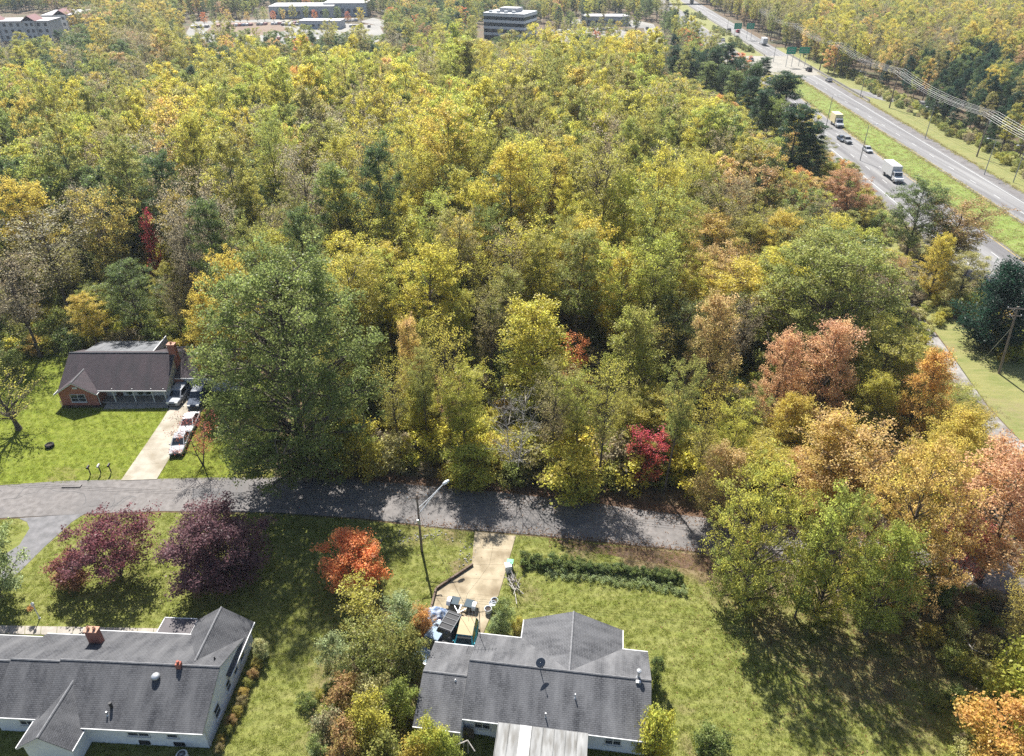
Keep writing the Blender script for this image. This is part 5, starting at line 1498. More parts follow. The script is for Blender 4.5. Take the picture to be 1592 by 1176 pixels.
# ------------------------------------------------------------------ vehicles
def car(name, label, cat, kind, pos, head, col, roof=None, group=None, L=None, W=None, hitch=False):
    """front towards local -y"""
    S = dict(sedan=(4.7, 1.82, 1.45), suv=(4.75, 1.9, 1.75), van=(5.0, 1.95, 1.75), pickup=(5.6, 1.98, 1.82), hatch=(4.2, 1.78, 1.5))[kind]
    l, w, h = L or S[0], W or S[1], S[2]
    r = thing(name, label, cat, pos, head, group)
    bm_, hw = paint('paint_%s' % col[0], col[1]), w / 2
    rm = bm_ if roof is None else paint('paint_%s' % roof[0], roof[1])
    belt = h * .60
    hood = {'sedan': .56, 'suv': .60, 'van': .58, 'pickup': .61, 'hatch': .58}[kind] * h
    deck = {'sedan': .62, 'suv': .60, 'van': .60, 'pickup': .60, 'hatch': .60}[kind] * h
    ys = [-l / 2, -l / 2 + .12, -l / 2 + .55, -l * .22, 0, l * .25, l / 2 - .3, l / 2 - .06, l / 2]
    tops = [hood * .62, hood * .86, hood * .95, hood, belt, belt, deck, deck * .94, deck * .7]
    hws = [hw * .78, hw * .9, hw * .98, hw, hw, hw, hw * .98, hw * .93, hw * .84]
    lows = [.34, .26, .22, .2, .2, .2, .22, .28, .36]
    mb = MB(); rings = []
    for y, t, k, z in zip(ys, tops, hws, lows):
        i = len(mb.v); m = (t + z) / 2
        mb.v += [(-k * .9, y, z), (-k, y, z + .12), (-k, y, t - .16), (-k * .93, y, t - .03), (-k * .55, y, t), (k * .55, y, t), (k * .93, y, t - .03), (k, y, t - .16), (k, y, z + .12), (k * .9, y, z)]
        rings.append(i)
    for a, b in zip(rings, rings[1:]):
        for j in range(10): mb.f.append((a + j, a + (j + 1) % 10, b + (j + 1) % 10, b + j))
    mb.f.append(tuple(rings[0] + j for j in range(10))); mb.f.append(tuple(rings[-1] + j for j in reversed(range(10))))
    body = mb.build('body', bm_, r, smooth=False)
    # cabin: glasshouse with pillars, windows set proud of it
    y0, y1, y2, y3 = {'sedan': (-.20, -.02, .24, .40), 'suv': (-.20, -.07, .40, .48), 'van': (-.30, -.12, .42, .485), 'pickup': (-.20, -.08, .12, .16), 'hatch': (-.2, -.03, .3, .46)}[kind]
    y0, y1, y2, y3 = y0 * l, y1 * l, y2 * l, y3 * l
    bw, tw = hw * .92, hw * .76
    A = [(-bw, y0, belt - .03), (bw, y0, belt - .03), (tw, y1, h - .05), (-tw, y1, h - .05)]
    B = [(-bw, y3, belt - .03), (bw, y3, belt - .03), (tw, y2, h - .05), (-tw, y2, h - .05)]
    cb = MB()
    cb.face(A); cb.face([B[1], B[0], B[3], B[2]]); cb.face([A[0], A[3], B[3], B[0]]); cb.face([A[1], B[1], B[2], A[2]]); cb.face([A[3], A[2], B[2], B[3]])
    cb.build('cabin', bm_, r)
    rf = MB(); ym = (y1 + y2) / 2
    for ya, yb in ((y1, ym), (ym, y2)):
        za, zb = (h - .05, h) if ya == y1 else (h, h - .05)
        rf.face([(-tw, ya, za + .012), (tw, ya, za + .012), (tw * .98, yb, zb + .012), (-tw * .98, yb, zb + .012)])
    rf.build('roof', rm, r)
    def inset(nm, q, k=.86, push=.012):
        q = [Vector(p) for p in q]; c = sum(q, Vector()) / 4
        n = (q[1] - q[0]).cross(q[3] - q[0]).normalized()
        if n.dot(c - Vector((0, (y0 + y3) / 2, belt))) < 0: n = -n
        MB().face([c + (p - c) * k + n * push for p in q]).build(nm, CARGLASS, r)
    inset('windshield', A); inset('rear_window', B)
    for s in (-1, 1):
        q0, q1, q2, q3 = (s * bw, y0, belt), (s * bw, y3, belt), (s * tw, y2, h - .05), (s * tw, y1, h - .05)
        mid0, mid1 = (s * bw, (y0 + y3) / 2, belt), (s * tw, (y1 + y2) / 2, h - .05)
        inset('side_window', [q0, mid0, mid1, q3], .84); inset('side_window', [mid0, q1, q2, mid1], .84)
        MB().box(s * hw - (.0 if s > 0 else .16), s * hw + (.16 if s > 0 else .0), y0 + .12, y0 + .26, belt - .02, belt + .13).build('mirror', bm_, r)
        MB().box(s * hw * .62 - .2, s * hw * .62 + .2, -l / 2 + .02, -l / 2 + .16, hood * .62, hood * .84).build('headlight', HEADL, r)
        MB().box(s * hw * .72 - .12, s * hw * .72 + .12, l / 2 - .1, l / 2 + .015, deck * .62, deck * .9).build('taillight', TAILL, r)
        for yy in (-l * .31, l * .29):
            M = Matrix.Translation((s * (hw - .09), yy, .33)) @ Matrix.Rotation(rad(90), 4, 'Y')
            t = MB().lathe([(.2, -.11), (.31, -.11), (.335, -.07), (.335, .07), (.31, .11), (.2, .11)], 14, M).build('wheel', TYRE, r)
            M2 = Matrix.Translation((s * (hw + .025), yy, .33)) @ Matrix.Rotation(rad(90), 4, 'Y')
            MB().lathe([(.05, -.01), (.2, -.01), (.2, .01), (.05, .02)], 10, M2).build('rim', RIM, t)
    MB().box(-hw * .5, hw * .5, -l / 2 - .012, -l / 2 + .05, hood * .4, hood * .62).build('grille', BLACK, r)
    if kind == 'pickup':
        bb = MB(); z0, z1 = deck - .02, deck + .10
        for (a, b, c, d) in ((-hw * .95, -hw * .85, y3 + .05, l / 2 - .08), (hw * .85, hw * .95, y3 + .05, l / 2 - .08), (-hw * .85, hw * .85, l / 2 - .16, l / 2 - .08)): bb.box(a, b, c, d, z0, z1)
        bb.build('bed_rail', bm_, r)
        MB().box(-hw * .85, hw * .85, y3 + .05, l / 2 - .17, deck - .01, deck + .012).build('bed_floor', BLACK, r)
    return r
def place(front, rear, zc=.8):
    f, b = P(*front, zc), P(*rear, zc)
    c = (f + b) / 2; d = f - b
    return (c.x, c.y, .085), math.atan2(d.x, -d.y)
WHITEP, SILVER, BLACKP, TEAL, DKBLUE, REDP, TAN, GREYP, PALEB, CREAM = (('white', (.5, .5, .5)), ('silver', (.27, .28, .30)), ('black', (.018, .018, .022)), ('teal', (.03, .23, .29)), ('dark_blue', (.03, .045, .075)),
    ('red', (.30, .03, .03)), ('tan', (.30, .24, .14)), ('grey', (.16, .165, .175)), ('pale_blue', (.20, .26, .33)), ('cream', (.60, .52, .30)))
p, a = place((271, 706), (287, 668)); car('parked_car', 'silver sedan at the street end of the concrete driveway', 'car', 'sedan', p, a, SILVER)
p, a = place((287, 670), (300, 644)); car('parked_car', 'white car under the thin red maple on the driveway', 'car', 'sedan', p, a, WHITEP)
p, a = place((271, 622), (287, 602)); car('parked_van', 'silver minivan with tan streaks before the white garage, left of the dark truck', 'van', 'van', p, a, SILVER)
p, a = place((302, 628), (314, 604)); car('parked_truck', 'dark blue crew cab with silver roof before the garage', 'car', 'suv', p, a, DKBLUE, SILVER, L=5.2)
p, a = place((684, 999), (704, 966), 1.2)
GREYPOLE_ = mat('roof_bar_grey', (.16, .165, .17), .8); DARKROOF = ('roof_black', (.03, .03, .033)); sv = car('parked_car', 'black car with roof bars hitched to a small trailer on the tan driveway', 'car', 'suv', p, a, BLACKP, DARKROOF)
for k in range(4): MB().box(-.62, .62, -.25 + k * .6, -.2 + k * .6, 1.77, 1.81).build('roof_bar', GREYPOLE_, sv)
for s in (-1, 1): MB().box(s * .66 - .03, s * .66 + .03, -.4, 1.75, 1.765, 1.80).build('roof_rail', GREYPOLE_, sv)
p, a = place((720, 1008), (727, 978), .9); car('parked_car', 'teal car with tan roof parked tight against the grey roofed house', 'car', 'suv', p, a, TEAL, TAN, L=4.3)
p, a = place((662, 1012), (682, 984), .8); car('parked_car', 'pale blue car half hidden under the thicket beside the black car', 'car', 'sedan', p, a, PALEB)

g = P(719, 943)
tr_ = thing('trailer', 'small dark tow dolly with white fenders behind the black car', 'trailer', (g.x, g.y, .08), rad(-14))
MB().box(-1.15, 1.15, -.42, -.30, .42, .54).build('axle_beam', BLACK, tr_)
for s in (-1, 1):
    MB().box(s * .72 - .42, s * .72 + .42, -.5, .45, .55, .62).build('wheel_tray', mat('dolly_steel', (.05, .07, .085), .85) if s < 0 else MATS['dolly_steel'], tr_)
    b = MB(); n = 7
    for k in range(n):
        t0, t1 = math.pi * k / n, math.pi * (k + 1) / n
        b.face([(s * 1.28 - .2, -.1 + .5 * math.cos(t0), .34 + .48 * math.sin(t0)), (s * 1.28 + .2, -.1 + .5 * math.cos(t0), .34 + .48 * math.sin(t0)), (s * 1.28 + .2, -.1 + .5 * math.cos(t1), .34 + .48 * math.sin(t1)), (s * 1.28 - .2, -.1 + .5 * math.cos(t1), .34 + .48 * math.sin(t1))])
    b.build('fender', WHITE, tr_)
    M = Matrix.Translation((s * 1.28, -.1, .31)) @ Matrix.Rotation(rad(90), 4, 'Y')
    w_ = MB().lathe([(.15, -.1), (.3, -.1), (.31, 0), (.3, .1), (.15, .1)], 14, M).build('wheel', TYRE, tr_)
    MB().lathe([(.03, -.105), (.15, -.105), (.15, .105), (.03, .105)], 10, M).build('rim', RIM, w_)
MB().tube([(0, -.35, .5), (0, -2.1, .5)], .05, 6).build('tongue', STEEL, tr_)
for s in (-1, 1): MB().tube([(s * .8, -.36, .48), (0, -1.3, .48)], .035, 6).build('brace', STEEL, tr_)

def heading(): return math.atan2(-HS, 1) # along the highway, away
AWAY, TOWARDS = math.pi - math.atan(HS), -math.atan(HS)
def hwy(px, py, kind, col, label, away):
    g = P(px, py); car('highway_car', label, 'car', kind, (g.x, g.y, .045), AWAY if away else TOWARDS, col)
hwy(1348, 236, 'sedan', SILVER, 'silver car leading the near carriageway behind the white truck', False)
hwy(1316, 222, 'suv', GREYP, 'grey car in the left lane, right one of a close pair', False)
hwy(1308, 219, 'sedan', DKBLUE, 'dark car beside the grey one, nearest the woods', False)
hwy(1168, 95, 'sedan', BLACKP, 'dark car on the near carriageway before the bridge', False)
hwy(1124, 64, 'sedan', GREYP, 'small grey car far up the near carriageway', False)
hwy(1109, 59, 'sedan', DKBLUE, 'farthest dark car on the near carriageway', False)
hwy(1257, 111, 'suv', BLACKP, 'black car on the far carriageway at the bridge end', True)
hwy(1288, 127, 'sedan', GREYP, 'grey blue car on the far carriageway after the bridge', True)
hwy(1147, 51, 'suv', REDP, 'red car below the farther green signs', True)
hwy(1133, 49, 'suv', BLACKP, 'dark car left of the red car on the far carriageway', True)
def box_truck(px, py, label, cabcol, boxcol, L=8.2):
    g = P(px, py); r = thing('box_truck', label, 'truck', (g.x, g.y, .045), TOWARDS)
    cp, bp = paint('paint_%s' % cabcol[0], cabcol[1]), paint('paint_%s' % boxcol[0], boxcol[1])
    MB().box(-1.22, 1.22, -1.0, L - 2.7, 1.05, 3.75).build('cargo_box', bp, r, bevel=.05)
    MB().box(-1.24, 1.24, -1.02, -.96, 3.66, 3.78).build('box_trim', STEEL, r)
    b = MB(); pr = [(-3.6, .55), (-3.6, 1.25), (-2.5, 1.5), (-2.15, 2.55), (-1.15, 2.65), (-1.15, .55)]
    for k in range(len(pr)):
        (a0, z0), (a1, z1) = pr[k], pr[(k + 1) % len(pr)]
        b.face([(-1.05, a0, z0), (1.05, a0, z0), (1.05, a1, z1), (-1.05, a1, z1)])
    for s in (-1.05, 1.05): b.face([(s, y, z) for y, z in pr])
    b.build('cab', cp, r)
    MB().face([(-.92, -2.475, 1.62), (.92, -2.475, 1.62), (.86, -2.20, 2.46), (-.86, -2.20, 2.46)]).build('windshield', CARGLASS, r)
    for s in (-1, 1):
        MB().face([(s * 1.062, -2.25, 1.65), (s * 1.062, -1.4, 1.65), (s * 1.062, -1.4, 2.4), (s * 1.062, -2.05, 2.4)]).build('side_window', CARGLASS, r)
        MB().box(s * .75 - .16, s * .75 + .16, -3.64, -3.58, .85, 1.1).build('headlight', HEADL, r)
        for yy in (-2.9, L - 4.6):
            M = Matrix.Translation((s * 1.0, yy, .5)) @ Matrix.Rotation(rad(90), 4, 'Y')
            w = MB().lathe([(.25, -.15), (.48, -.15), (.5, 0), (.48, .15), (.25, .15)], 14, M).build('wheel', TYRE, r)
            MB().lathe([(.05, -.16), (.25, -.16), (.25, .16), (.05, .16)], 10, M).build('rim', RIM, w)
    MB().box(-.6, .6, -3.63, -3.595, .6, .8).build('grille', BLACK, r)
    MB().box(-.5, .5, -1.2, L - 2.8, .75, 1.0).build('chassis', BLACK, r)
    return r
box_truck(1388, 280, 'white box truck, nearest vehicle on the highway', WHITEP, WHITEP)
box_truck(1300, 196, 'small white cabbed truck with cream box on the near carriageway', WHITEP, CREAM, 6.6)
g = P(1186, 72); t_ = box_truck(1186, 70, 'small distant white truck driving away between the green signs', WHITEP, WHITEP, 7.0); t_.rotation_euler.z = AWAY

# ------------------------------------------------------------------ poles, wires, signs
def utility_pole(name, base, h, label, arms=(1,), top_shift=(0, 0), rz=0.0, group=None, r=.16, transformer=False, insul=3):
    o = thing(name, label, 'utility pole', (base[0], base[1], 0), 0, group)
    MB().tube([(0, 0, -.2), (top_shift[0], top_shift[1], h)], [r * 1.15, r * .75], 10).build('pole', POLEWOOD, o)
    att = []
    for k, wd in enumerate(arms):
        z = h - .35 - k * 1.1; f = z / h
        cx, cy = top_shift[0] * f, top_shift[1] * f
        c, s = math.cos(rz), math.sin(rz)
        A, B = Vector((cx - c * wd, cy - s * wd, z)), Vector((cx + c * wd, cy + s * wd, z))
        ar = MB().tube([A, B], .065, 5).build('crossarm', POLEWOOD, o)
        for j in range(insul):
            q = A + (B - A) * ((j + .15) / (insul - .7)) if insul > 1 else (A + B) / 2
            q = A + (B - A) * (j / (insul - 1)) if insul > 1 else q
            MB().lathe([(.04, .05), (.075, .1), (.075, .2), (.03, .26)], 8, Matrix.Translation(q)).build('insulator', WHITE, ar)
            att.append(Vector((base[0], base[1], 0)) + q + Vector((0, 0, .26)))
        MB().tube([A + (B - A) * .2, Vector((cx, cy, z - .7))], .03, 4).build('arm_brace', STEEL, ar)
    if transformer:
        MB().lathe([(.02, 0), (.24, .02), (.24, .8), (.18, .9), (.02, .92)], 12, Matrix.Translation((.38, -.1, h - 3.4))).build('transformer', STEEL, o)
    return o, att
WIRE = mat('wire', (.30, .29, .28), .4, metal=.5)
DARKWIRE = mat('dark_wire', (.03, .03, .03), .6)
def wire(a, b, sag, r, m, label, group):
    a, b = Vector(a), Vector(b); n = 12
    pts = [a + (b - a) * (k / n) - Vector((0, 0, sag * 4 * (k / n) * (1 - k / n))) for k in range(n + 1)]
    o = link_mesh('power_line', MB().tube(pts, r, 4).mesh('power_line', m))
    tag(o, label, 'power line', group)
# street pole with its long lamp arm
g = P(656, 858)
o, att0 = utility_pole('utility_pole', g, 8.0, 'wooden street pole with a long lamp arm standing by the tan driveway', arms=(.95,), rz=rad(12), insul=3, transformer=False, r=.125)
ar = MB().tube([(0, .1, 5.3), (1.3, 1.0, 6.7), (2.55, 2.0, 7.75)], .055, 7).build('lamp_arm', ALU, o)
MB().tube([(0, .1, 6.1), (1.4, 1.05, 7.0), (2.4, 1.9, 7.65)], .04, 7).build('arm_tie', ALU, ar)
hd = MB(); hd.lathe([(.03, -.42), (.15, -.36), (.2, 0), (.13, .35), (.03, .42)], 12, Matrix.Translation((2.78, 2.18, 7.8)) @ Matrix.Rotation(rad(40), 4, 'Z') @ Matrix.Rotation(rad(80), 4, 'Y')); hd.build('lamp_head', ALU, o, smooth=True)
MB().box(-.16, .16, -.3, -.14, 4.2, 4.8).build('meter_box', STEEL, o)
for k, q in enumerate(att0):
    wire(q, (q.x - 62, q.y + 3.5, q.z + .4), 1.0, .014, DARKWIRE, '%s thin dark wire running left from the street pole above the street' % ('left', 'middle', 'right')[k], 'wires over the street')
    wire(q, (q.x + 66, q.y - 9.0, q.z + .6), 1.2, .014, DARKWIRE, '%s thin dark wire running right from the street pole into the trees' % ('left', 'middle', 'right')[k], 'wires over the street towards the trees')
wire(Vector((g.x, g.y, 6.3)), (on_house(H3, .3, 7.75)[0], on_house(H3, .3, 7.75)[1], 3.2), .5, .014, DARKWIRE, 'service wire from the street pole to the grey roofed house', None)
# right hand pole
g = P(1553, 581)
o, att1 = utility_pole('utility_pole', g, 11.0, 'leaning utility pole with crossarm on the sunny grass by the side road', arms=(1.25, .75), rz=rad(-8), top_shift=(-1.15, .2), insul=3)
gw = P(1527, 561)
MB().tube([(-.75, .1, 8.0), (gw.x - g.x, gw.y - g.y, 0)], .022, 5).build('guy_wire', STEEL, o)
for k, q in enumerate(att1[:3]):
    wire(q, (q.x + 45, q.y - 18, q.z + 1), 1, .018, WIRE, '%s pale wire leaving the leaning pole to the right' % ('left', 'middle', 'right')[k], 'wires of the leaning pole')
# transmission poles along the highway and their bundle of lines
PY = (140, 209, 273, 337, 405, 480)
PXs = (128.6, 133.0, 136.2, 140.0, 144.0, 148.5)
LBL = ('near utility pole right of the highway, mostly out of view', 'utility pole with transformer before the dark pines right of the highway', 'tall utility pole at the grass fork of the ramp', 'utility pole over the bridge end', 'farther utility pole beyond the bridge', 'farthest utility pole of the highway line')
atts = []
for x, y, lb in zip(PXs, PY, LBL):
    o, at = utility_pole('utility_pole', (x, y), 13.2 if y != 209 else 12.4, lb, arms=(1.9, 1.7), rz=rad(-4), r=.2, transformer=(y == 209), insul=4, group='utility poles along the highway')
    atts.append(at)
for i, (A, B) in enumerate(zip(atts, atts[1:])):
    for k, (p_, q_) in enumerate(zip(A, B)):
        wire(p_, q_, 1.5, .026 if i < 3 else .034, WIRE, '%s wire on the %s crossarms, %s span of the highway power line' % (('leftmost', 'inner left', 'inner right', 'rightmost')[k % 4], ('upper', 'lower')[k // 4], ('nearest', 'second', 'third', 'fourth', 'farthest')[i]), 'power lines along the highway')
GREYPOLE = mat('grey_light_pole', (.30, .30, .30), .5, metal=.4)
def light_pole(px, py, h, label, arm=(-2.2, 0)):
    g = P(px, py); o = thing('street_lamp', label, 'street lamp', (g.x, g.y, 0), 0, 'lamps along the highway')
    MB().tube([(0, 0, 0), (0, 0, h)], [.13, .08], 8).build('pole', GREYPOLE, o)
    MB().tube([(0, 0, h - .05), (arm[0] * .5, 0, h + .35), (arm[0], 0, h + .45)], .045, 6).build('arm', GREYPOLE, o)
    MB().box(arm[0] - .35, arm[0] + .2, -.14, .14, h + .36, h + .5).build('lamp_head', ALU, o)
for a in ((1284, 198, 9.5, 'grey lamp on the median edge by the cream truck', (2.2, 0)), (1337, 250, 9.5, 'grey lamp on the near carriageway by the silver car', (2.2, 0)), (1438, 216, 9, 'grey lamp on the grass verge in line with the pines'), (1530, 272, 9, 'grey lamp nearest the right edge of the view'), (1575, 284, 9, 'darker lamp at the right edge of the view'),
          (1337, 152, 9, 'grey lamp at the ramp fork'), (1202, 97, 9, 'lamp in the median before the bridge'), (1129, 56, 9, 'distant lamp in the far median')): light_pole(*a)
def sign(px, py, label, w=4.2, h=3.1):
    b = P(px, py, 7); o = thing('road_sign', label, 'road sign', (b.x, b.y, 0), rad(-3))
    MB().box(-w / 2, w / 2, -.08, .0, 5.5, 5.5 + h).build('panel', GREENSIGN, o)
    fr = MB()
    for z in (5.6, 5.45 + h): fr.box(-w / 2 + .1, w / 2 - .1, -.1, -.083, z, z + .1 - .02)
    fr.build('border', WPAINT, o)
    lt = MB()
    for k, (zz, ww) in enumerate(((5.5 + h * .66, .62), (5.5 + h * .36, .74))):
        x = -w * ww / 2
        rr = random.Random(int(px) + k)
        while x < w * ww / 2 - .3:
            lw = rr.uniform(.16, .3); lt.box(x, x + lw, -.1, -.083, zz - .16, zz + .16); x += lw + .12
    lt.build('lettering', WPAINT, o)
    for x in (-w * .3, w * .3): MB().box(x - .1, x + .1, .003, .2, 0, 5.5 + h * .9).build('post', STEEL, o)
sign(1230.5, 79, 'left one of the nearer pair of green highway signs'); sign(1251, 78, 'right one of the nearer pair of green highway signs', 4.6, 2.8)
sign(1147.5, 41, 'left one of the farther pair of green highway signs'); sign(1167, 41, 'right one of the farther pair of green highway signs')

# ------------------------------------------------------------------ small things round the houses
def mailbox(px, py, label, col, box=True):
    g = P(px, py); o = thing('mailbox', label, 'mailbox', (g.x, g.y, 0), rad(4))
    MB().box(-.05, .05, -.05, .05, 0, 1.05).build('post', TIMBER, o)
    b = MB(); n = 8; pr = [(-.1, 1.06), (.1, 1.06)] + [(.1 * math.cos(math.pi * k / n), 1.2 + .1 * math.sin(math.pi * k / n)) for k in range(n + 1)]
    if box:
        b.face([(x, -.28, z) for x, z in pr][::-1]); b.face([(x, .28, z) for x, z in pr])
        for k in range(len(pr)):
            (x0, z0), (x1, z1) = pr[k], pr[(k + 1) % len(pr)]
            b.face([(x0, -.28, z0), (x1, -.28, z1), (x1, .28, z1), (x0, .28, z0)])
        b.build('box', col, o); MB().box(.102, .125, -.1, -.06, 1.15, 1.34).build('flag', TAILL, o)
    MB().tube([(0, 0, .75), (0, -.22, 1.05)], .03, 5).build('brace', TIMBER, o)
mailbox(141, 738, 'leftmost of three mailbox posts at the street by the bright lawn', BLACK)
mailbox(157, 736, 'pale mailbox, middle of three posts by the bright lawn', WHITE)
mailbox(173, 735, 'mailbox post nearest the concrete driveway', BLACK)
g = P(78, 695); o = thing('tyre_planter', 'dark round tub planter standing on the bright lawn', 'planter', (g.x, g.y, .01))
MB().lathe([(.45, 0), (.55, .1), (.55, .38), (.45, .45), (.36, .42), (.36, .3)], 18, None).build('tub', TYRE, o, smooth=True)
MB().lathe([(.0, .3), (.36, .31)], 14, None, closed=False).build('soil', MULCH, o)
g = P(213, 693); o = thing('sapling', 'tiny staked sapling on the bright lawn', 'sapling', (g.x, g.y, 0))
MB().tube([(0, 0, 0), (-.03, .02, .8), (.02, -.02, 1.7)], [.03, .02, .01], 5).build('trunk', BARK, o)
for k in range(5):
    a_ = k * 2.4; z_ = .8 + k * .18; MB().tube([(0, 0, z_), (math.cos(a_) * .3, math.sin(a_) * .3, z_ + .2)], [.012, .005], 4).build('twig', BARK, o)
g = P(338, 672); o = thing('yard_ornament', 'small orange globe on a stake in the grass right of the driveway', 'ornament', (g.x, g.y, 0))
MB().lathe([(.02, .55), (.2, .62), (.28, .82), (.2, 1.02), (.02, 1.08)], 12, None).build('globe', mat('orange_plastic', (.65, .16, .03), .5), o, smooth=True)
MB().tube([(0, 0, 0), (0, 0, .58)], .02, 5).build('stake', BLACK, o)
# white lamp post with a flower basket on the lower left lawn
g = P(62, 962); o = thing('lamp_post', 'white lamp post on the lower left lawn', 'lamp post', (g.x, g.y, 0))
MB().lathe([(.12, 0), (.1, .1), (.055, .14), (.045, 1.75), (.06, 1.8)], 10, None).build('post', WHITE, o)
MB().lathe([(.07, 1.8), (.13, 1.85), (.15, 2.15), (.05, 2.28), (.01, 2.34)], 8, None).build('lantern', mat('lantern_glass', (.5, .5, .48), .2), o)
MB().tube([(0, 0, 1.7), (-.38, 0, 1.72)], .02, 5).build('bracket', BLACK, o)
bk = thing('flower_basket', 'orange flower basket hanging from the white lamp post', 'flower basket', (g.x - .38, g.y, 1.2))
MB().lathe([(.05, 0), (.16, .06), (.22, .22), (.2, .22)], 10, None, closed=False).build('basket', TIMBER, bk)
rg = np.random.default_rng(2); V, t, w = leaf_arrays(rg, [(np.array([0, 0, .3]), .5, 1)] * 3, 260, .11, .3)
f = link_mesh('flowers', leaf_mesh('basket_flowers', V, t, w, [LEAF]), bk); f['tint'] = C['orange']; f['tint2'] = C['rust']
MB().tube([(0, 0, .2), (0, 0, .52)], .01, 4).build('hanger', BLACK, bk)
# bins and tubs
def bin_(px, py, label, body, lid, h=1.05, w=.6):
    g = P(px, py); o = thing('rubbish_bin', label, 'bin', (g.x, g.y, .02), R_.uniform(-.3, .3))
    b = MB(); a, c = w * .42, w * .5
    q0 = [(-a, -a, .08), (a, -a, .08), (a, a, .08), (-a, a, .08)]; q1 = [(-c, -c, h), (c, -c, h), (c, c, h), (-c, c, h)]
    b.face(q0[::-1])
    for k in range(4): b.face([q0[k], q0[(k + 1) % 4], q1[(k + 1) % 4], q1[k]])
    b.build('body', body, o)
    l = MB().box(-c - .03, c + .03, -c - .04, c + .03, h, h + .07); l.box(-c * .7, c * .7, -c * .7, c * .7, h + .07, h + .11); l.build('lid', lid, o)
    for s in (-1, 1):
        M = Matrix.Translation((s * a, a, .1)) @ Matrix.Rotation(rad(90), 4, 'Y'); MB().lathe([(.02, -.03), (.1, -.03), (.1, .03), (.02, .03)], 10, M).build('wheel', TYRE, o)
BINW, BING, BINGR = mat('pale_plastic', (.55, .57, .60), .5), mat('green_plastic', (.03, .38, .14), .45), mat('grey_plastic', (.30, .33, .38), .5)
bin_(793, 885, 'pale bin with green lid at the top of the hedge', BINW, BING)
bin_(790, 890, 'pale bin just below the green lidded one', BINW, BINW)
def tub(px, py, label, m):
    g = P(px, py); o = thing('tub', label, 'tub', (g.x, g.y, .03))
    MB().lathe([(.26, 0), (.33, .55), (.37, .55), (.37, .62), (.33, .62), (.30, .15)], 14, None, closed=False).build('body', m, o, smooth=True)
    MB().lathe([(.0, .50), (.31, .50)], 12, None, closed=False).build('contents', BINW if m is not BINW else MULCH, o)
tub(759, 953, 'white tub nearest the trailer beside the driveway bushes', BINW); tub(766, 945, 'grey blue tub between two pale ones by the driveway', BINGR); tub(769, 940, 'pale tub farthest from the house in its row', BINW)
# crumpled tarp
g = P(677, 962); o = thing('tarp', 'crumpled blue white tarp over a heap beside the black car', 'tarp', (g.x, g.y, .05))
n = 16; b = MB()
def tz(i, j):
    x, y = (i / n - .5) * 2, (j / n - .5) * 2; d = max(0, 1 - (x * x + y * y) ** 1.2 * .8)
    return (x * 1.25, y * 1.15, d * 1.1 + .22 * noise.noise(Vector((x * 3, y * 3, 4))) * (d > .05) + .03)
for i in range(n):
    for j in range(n): b.face([tz(i, j), tz(i + 1, j), tz(i + 1, j + 1), tz(i, j + 1)])
b.build('sheet', mat('blue_tarp', (.09, .14, .25), .7, (.25, .28, .33), 2.2, lo=.42, hi=.55), o)
# heap of cut branches at the hedge end
g = P(797, 908); o = thing('brush_pile', 'heap of cut branches at the hedge end beside the bins', 'brush pile', (g.x, g.y, 0))
for k in range(26):
    a_ = R_.gauss(1.9, .5); l_ = R_.uniform(.8, 1.9); x_, y_, z_ = R_.gauss(0, .3), R_.gauss(0, .75), R_.uniform(.1, .75)
    MB().tube([(x_ - math.cos(a_) * l_ / 2, y_ - math.sin(a_) * l_ / 2, z_), (x_, y_, z_ + .1), (x_ + math.cos(a_) * l_ / 2, y_ + math.sin(a_) * l_ / 2, z_ + R_.uniform(-.1, .25))], [.045, .035, .012], 5).build('branch', DEADBARK if k % 3 else BARK, o)
# timber edging along the driveway
o = thing('timber_edging', 'low dark timber retaining edge along the left of the tan driveway', 'retaining wall', (P(678, 918).x, P(678, 918).y, 0))
EP = pxs([(735, 880), (706, 899), (678, 918), (671, 945), (666, 975)])
for a_, b_ in zip(EP, EP[1:]):
    k_ = max(1, int((b_ - a_).length / 1.2))
    for j in range(k_):
        q0 = a_ + (b_ - a_) * (j / k_) - o.location; q1 = a_ + (b_ - a_) * ((j + .96) / k_) - o.location
        d_ = (q1 - q0).normalized(); nrm = Vector((-d_.y, d_.x, 0)) * .09
        for z_ in (0, .19):
            bb = MB(); base = [q0 + nrm, q1 + nrm, q1 - nrm, q0 - nrm]
            lo_ = [(p.x, p.y, z_) for p in base]; hi_ = [(p.x, p.y, z_ + .18) for p in base]
            bb.face(hi_); bb.face(lo_[::-1])
            for t_ in range(4): bb.face([lo_[t_], lo_[(t_ + 1) % 4], hi_[(t_ + 1) % 4], hi_[t_]])
            bb.build('timber', TIMBER, o)
# low garden fence below the thicket, with boards
o = thing('board_fence', 'dark board fence between thicket and patio at the frame bottom', 'fence', (P(640, 1128).x, P(640, 1128).y, 0))
F0, F1 = P(632, 1126), P(738, 1150); dv = (F1 - F0); L_ = dv.length; dv.normalize(); nv = Vector((-dv.y, dv.x, 0))
for k in range(int(L_ / .16)):
    a_ = F0 + dv * (k * .16) - o.location; b_ = a_ + dv * .145; h_ = 1.35 + R_.uniform(-.03, .03)
    bb = MB(); base = [a_ - nv * .01, b_ - nv * .01, b_ + nv * .01, a_ + nv * .01]
    lo_ = [(p.x, p.y, .05) for p in base]; hi_ = [(p.x, p.y, h_) for p in base]
    bb.face(hi_); bb.face(lo_[::-1])
    for t_ in range(4): bb.face([lo_[t_], lo_[(t_ + 1) % 4], hi_[(t_ + 1) % 4], hi_[t_]])
    bb.build('board', FENCEWOOD, o)
